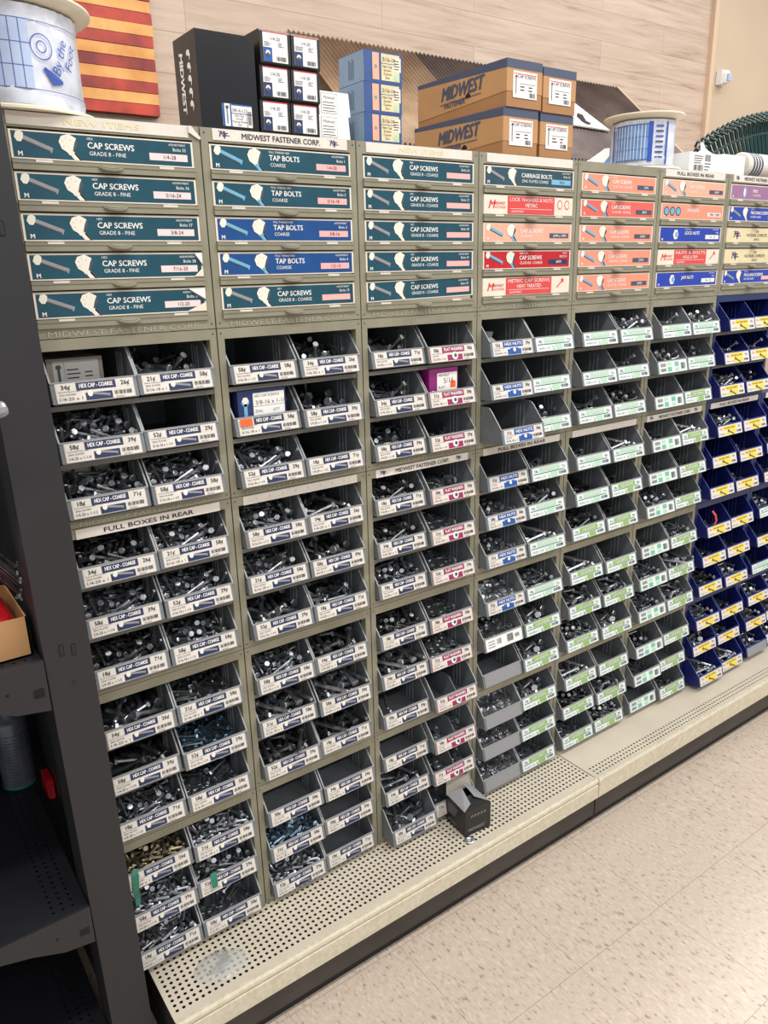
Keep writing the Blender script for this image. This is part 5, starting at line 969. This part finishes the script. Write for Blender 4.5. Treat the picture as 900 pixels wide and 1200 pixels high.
for k_, (f1, z) in enumerate(((0.35, 0.011), (0.7, 0.007), (1.0, 0.001))):
    for i in range(n):
        a = 2*math.pi*i/n; R_ = f1*(0.043 + 0.010*abs(math.cos(a*1.0+0.6)) + r_.uniform(-.002, .002)); vs.append((R_*math.cos(a)*1.05, R_*math.sin(a)*0.78, max(0.0008, z + r_.uniform(-.002, .003)*(k_ < 2))))
for i in range(n): fs.append((0, 1+i, 1+(i+1) % n))
for k_ in range(2):
    for i in range(n): j = (i+1) % n; fs.append((1+k_*n+i, 1+(k_+1)*n+i, 1+(k_+1)*n+j, 1+k_*n+j))
mb.add(vs, fs, 'bag_film'); mb.build('clear_film', t, smooth=True)
sg = bolt_geo(.030, .0022, .0045, .003)
for i in range(7):
    mb = MB(); mb.M = Matrix.Translation((-0.012+0.008*(i % 3)+0.003*i, -0.012+0.005*i, 0.0045)) @ Euler((math.pi/2, 0.0, 1.2+0.35*i)).to_matrix().to_4x4(); mb.add(sg[0], sg[1], 'bolt_steel'); o = mb.build('screw', None); 
    o.location = (0.158, -0.086, ZD); tag(o, 'small zinc screw inside the clear bag on the deck', 'screw', 'screws inside the clear bag')

# ------------------------------------------------------------------ dark shelving at the left
t = thing('metal_shelving', 'charcoal metal gondola shelving with wide upright post at left', 'shelving', (-0.04, -0.1, 0))
OX, OY = 0.04, 0.1
def loc(mb): mb.M = Matrix.Translation((OX, OY, 0)); return mb
mb = loc(MB())
zt = 2.1; k_ = -0.0115
def px(x, z): return x + k_*(z - 0.15)
def slab(mb, x0, x1, y0, y1, z0, z1, m): mb.add([(px(x0,z0),y0,z0),(px(x1,z0),y0,z0),(px(x1,z0),y1,z0),(px(x0,z0),y1,z0),(px(x0,z1),y0,z1),(px(x1,z1),y0,z1),(px(x1,z1),y1,z1),(px(x0,z1),y1,z1)], [(0,3,2,1),(4,5,6,7),(0,1,5,4),(1,2,6,5),(2,3,7,6),(3,0,4,7)], m)
slab(mb, -0.0625, 0.0075, -0.1, -0.02, 0, zt, 'char_steel'); mb.build('upright_post', t)
mb = loc(MB()); slab(mb, -0.0320, -0.022, -0.02, 0.62, 0, 1.70, 'char_panel'); mb.build('side_panel', t)
mb = loc(MB()); mb.box(-1.3, 0.60, 0, -0.034, 0.62, 1.6, 'char_panel'); mb.build('back_panel', t)
SLOT = {(72, 762): (-0.045, 0.93), (86, 761): (-0.027, 0.926), (2, 268): (-0.033, 1.552), (87, 800): (-0.034, 0.869)}
for (u_, v_) in ((72, 762), (86, 761), (2, 268)):
    x_, z_ = SLOT[(u_, v_)]
    mb = loc(MB()); mb.prismy(rrect(x_-0.0038, z_-0.010, x_+0.0038, z_+0.010, 0.0015), -0.1006, -0.0998, 'void'); mb.prismy(rrect(x_-0.0026, z_-0.0085, x_+0.0026, z_+0.0088, 0.001), -0.1009, -0.1004, 'char_shelf'); mb.build('slot', t)
x_, z_ = SLOT[(87, 800)]
mb = loc(MB()); mb.prismy(circ(x_, z_, 0.0032, 12), -0.1012, -0.0995, 'char_panel'); mb.build('rivet', t)
def shelf(z, lip, lipl):
    mb = loc(MB()); xr = -0.0645 - 0.0115*(z-0.15)
    mb.add([(-1.3, -0.1, z-0.001), (xr-0.062, -0.1, z-0.001), (xr-0.062, 0.60, z-0.001), (-1.3, 0.60, z-0.001)], [(0,1,2,3)], 'char_shelf')
    holed(mb, xr-0.062, xr-0.014, -0.085, 0.56, z-0.001, 0.0155, 'char_shelf', 0.0028)
    mb.add([(xr-0.062,-0.1,z-0.001),(xr,-0.1,z-0.001),(xr,-0.085,z-0.001),(xr-0.062,-0.085,z-0.001)], [(0,1,2,3)], 'char_shelf'); mb.add([(xr-0.014,-0.085,z-0.001),(xr,-0.085,z-0.001),(xr,0.6,z-0.001),(xr-0.014,0.6,z-0.001)], [(0,1,2,3)], 'char_shelf')
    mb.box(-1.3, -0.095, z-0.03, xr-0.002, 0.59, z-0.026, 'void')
    o = mb.build('shelf', t)
    mb = loc(MB()); mb.prismy([(xr, z), (xr, z-lip), (xr-0.012, z-lip+0.002), (xr-0.05, z-lip*0.9), (xr-0.10, z-lip*0.62), (xr-0.15, z-lipl), (-1.3, z-lipl), (-1.3, z)], -0.104, -0.1, 'char_steel')
    mb.box(-1.3, -0.104, z, xr, -0.098, z+0.002, 'char_steel'); lo = mb.build('shelf_lip', o)
    mb = loc(MB()); mb.prismy(rrect(xr-0.022, z-lip*0.68, xr-0.006, z-lip*0.5, 0.002), -0.1046, -0.1036, 'void'); mb.build('bracket_slot', o); mb = loc(MB()); mb.prismy(circ(xr-0.058, z-lip*0.45, 0.0026, 10), -0.1046, -0.1036, 'void'); mb.build('bracket_hole', o)
shelf(0.444, 0.074, 0.032); shelf(0.921, 0.085, 0.05); shelf(0.13, 0.06, 0.06)
for (cx, cy, lb) in ((-0.088, 0.350, 'grey spray can nearest the upright on the middle shelf'), (-0.165, 0.350, 'second grey spray can from the upright, cut by the photo edge')):
    tc_ = thing('spray_can', lb, 'can', (cx, cy, 0.4445), 'spray cans on the shelf')
    mb = MB(); r = 0.034; mb.lathe([(r-0.002, 0), (r, 0.003), (r, 0.155), (r-0.004, 0.160), (0.014, 0.178), (0.014, 0.182)], 36, 'can_grey'); mb.build('can_body', tc_, smooth=True)
    mb = MB(); mb.lathe([(r+0.0004, 0.001), (r+0.0008, 0.002), (r+0.0008, 0.006), (r+0.0004, 0.007)], 36, 'tape_green' if cx > -0.2 else 'can_grey', close=False); mb.build('bottom_rim', tc_)
    mb = MB(); mb.lathe([(0.013, 0.180), (0.013, 0.205), (0.009, 0.210)], 18, 'black_box'); mb.build('cap', tc_)
    mb = MB()
    for q in range(16):
        for w_ in range(5):
            a0 = math.radians(-150 + w_*24); a1 = a0 + math.radians(16 + 5*((q*w_) % 2)); z_ = 0.016 + q*0.0075; R_ = r + 0.0004
            vs = []
            for s2 in range(5): a = a0 + (a1-a0)*s2/4; vs += [(R_*math.cos(a), R_*math.sin(a), z_), (R_*math.cos(a), R_*math.sin(a), z_+0.0018)]
            mb.add(vs, [(2*s2, 2*s2+2, 2*s2+3, 2*s2+1) for s2 in range(4)], 'slate_print')
    mb.build('printed_text', tc_)
mb = MB(); mb.box(-0.012, -0.03, 0, 0.002, 0.02, 0.040, 'red_plastic'); mb.box(-0.010, -0.036, 0, 0.001, -0.03, 0.03, 'red_plastic'); o = mb.build('red_glow_block', None, (-0.040, 0.28, 0.4445)); tag(o, 'small added red block suggesting a red glow, between spray can and side panel', 'stand-in')  # made-up red block that stands in for a red glow on the shelf
# box with red goods, wire bundle and a rod end on the upper shelf
t = thing('open_kraft_box', 'plain brown cardboard box on the upper dark shelf, left photo edge', 'box', (-0.145, -0.068, 0.9215))
mb = MB(); w_ = 0.064; D_ = 0.16; hh = 0.066
for a in ((-0.16, 0, 0, w_, 0.0025, hh), (-0.16, D_, 0, w_, D_+0.0025, hh), (w_-0.0025, 0, 0, w_, D_, hh), (-0.16, 0, 0, -0.1575, D_, hh), (-0.16, 0, 0, w_, D_, 0.0025)): mb.box(*a, 'kraft')
mb.build('box_body', t)
mb = MB(); vs = []; fs = []; r_ = random.Random(2); nx, ny = 14, 8
for i in range(nx):
    for j in range(ny):
        x = -0.15 + 0.205*i/(nx-1); y = 0.006 + 0.145*j/(ny-1); e = abs(math.sin(math.pi*i/(nx-1)))**0.4*abs(math.sin(math.pi*j/(ny-1)))**0.5; vs.append((x, y, 0.03 + 0.062*e + r_.uniform(-.003, .003)))
for i in range(nx-1):
    for j in range(ny-1): fs.append((i*ny+j, (i+1)*ny+j, (i+1)*ny+j+1, i*ny+j+1))
vs += [(v[0], v[1], 0.012) for v in vs]; m_ = nx*ny
for i in range(nx-1):
    for j in range(ny-1): fs.append((m_+i*ny+j+1, m_+(i+1)*ny+j+1, m_+(i+1)*ny+j, m_+i*ny+j))
for i in range(nx-1): fs += [(i*ny, m_+i*ny, m_+(i+1)*ny, (i+1)*ny), (i*ny+ny-1, (i+1)*ny+ny-1, m_+(i+1)*ny+ny-1, m_+i*ny+ny-1)]
for j in range(ny-1): fs += [(j, j+1, m_+j+1, m_+j), ((nx-1)*ny+j, m_+(nx-1)*ny+j, m_+(nx-1)*ny+j+1, (nx-1)*ny+j+1)]
mb.add(vs, fs, 'red_plastic'); o = mb.build('red_pouch', None, (-0.145, -0.066, 0.940), smooth=True); tag(o, 'shiny red plastic pouch bulging out of the cardboard box', 'pouch')
t = thing('wire_bundle', 'bundle of thin steel rods with round white tag above red pouch', 'bundle', (-0.112, -0.005, 1.045))
mb = MB(); r_ = random.Random(6)
for i in range(70):
    a = r_.uniform(0, 2*math.pi); rr_ = 0.022*math.sqrt(r_.random()); dy, dz = rr_*math.cos(a), rr_*math.sin(a)
    mb.tube([(-0.075, dy, 0.145+dz*0.8), (0.038 + r_.uniform(-.006, .006), dy*1.2, -0.020+dz*1.3)], 0.0012, 'dark_steel', 5)
mb.build('rods', t)
mb = MB(); r_ = random.Random(6)
for i in range(60):
    a = r_.uniform(0, 2*math.pi); rr_ = 0.028*math.sqrt(r_.random()); mb.lathe([(0.0019, -0.002), (0.0019, 0.002)], 6, 'tape_grey', c=(0.038 + r_.uniform(-.006, .008), rr_*math.cos(a), -0.020 + rr_*math.sin(a)*1.2))
mb.build('rod_tips', t)
mb = MB(); mb.M = Matrix.Translation((-0.012, -0.030, 0.047)) @ Matrix.Rotation(math.radians(-35), 4, 'Y'); mb.prismy(rrect(-0.030, -0.013, 0.020, 0.015, 0.010), -0.001, 0, 'white_print'); ad_lines(mb, -0.022, -0.008, 0.012, 0.010, 4, 'slate_print', 6); mb.build('paper_tag', t)
t = thing('hose_coupling', 'knurled grey metal coupling end poking in at left edge', 'fitting', (-0.090, -0.150, 1.318))
mb = MB(); mb.M = Matrix.Rotation(math.radians(75), 4, 'Y'); mb.lathe([(0.008, -0.08), (0.0085, 0.0), (0.010, 0.002), (0.010, 0.016), (0.0085, 0.018), (0.004, 0.018)], 10, 'bolt_steel'); mb.build('coupling_body', t)
mb = MB(); mb.M = Matrix.Rotation(math.radians(75), 4, 'Y'); mb.lathe([(0.0105, 0.004), (0.0112, 0.006), (0.0112, 0.012), (0.0105, 0.014)], 10, 'tape_grey', close=False); mb.build('knurled_ring', t)
mb = MB(); mb.tube([(0, 0, 0), (-0.06, 0.1, 0.02), (-0.09, 0.62, 0.02)], 0.004, 'dark_steel', 8); mb.M = Matrix.Identity(4); mb.build('hook_arm', t)
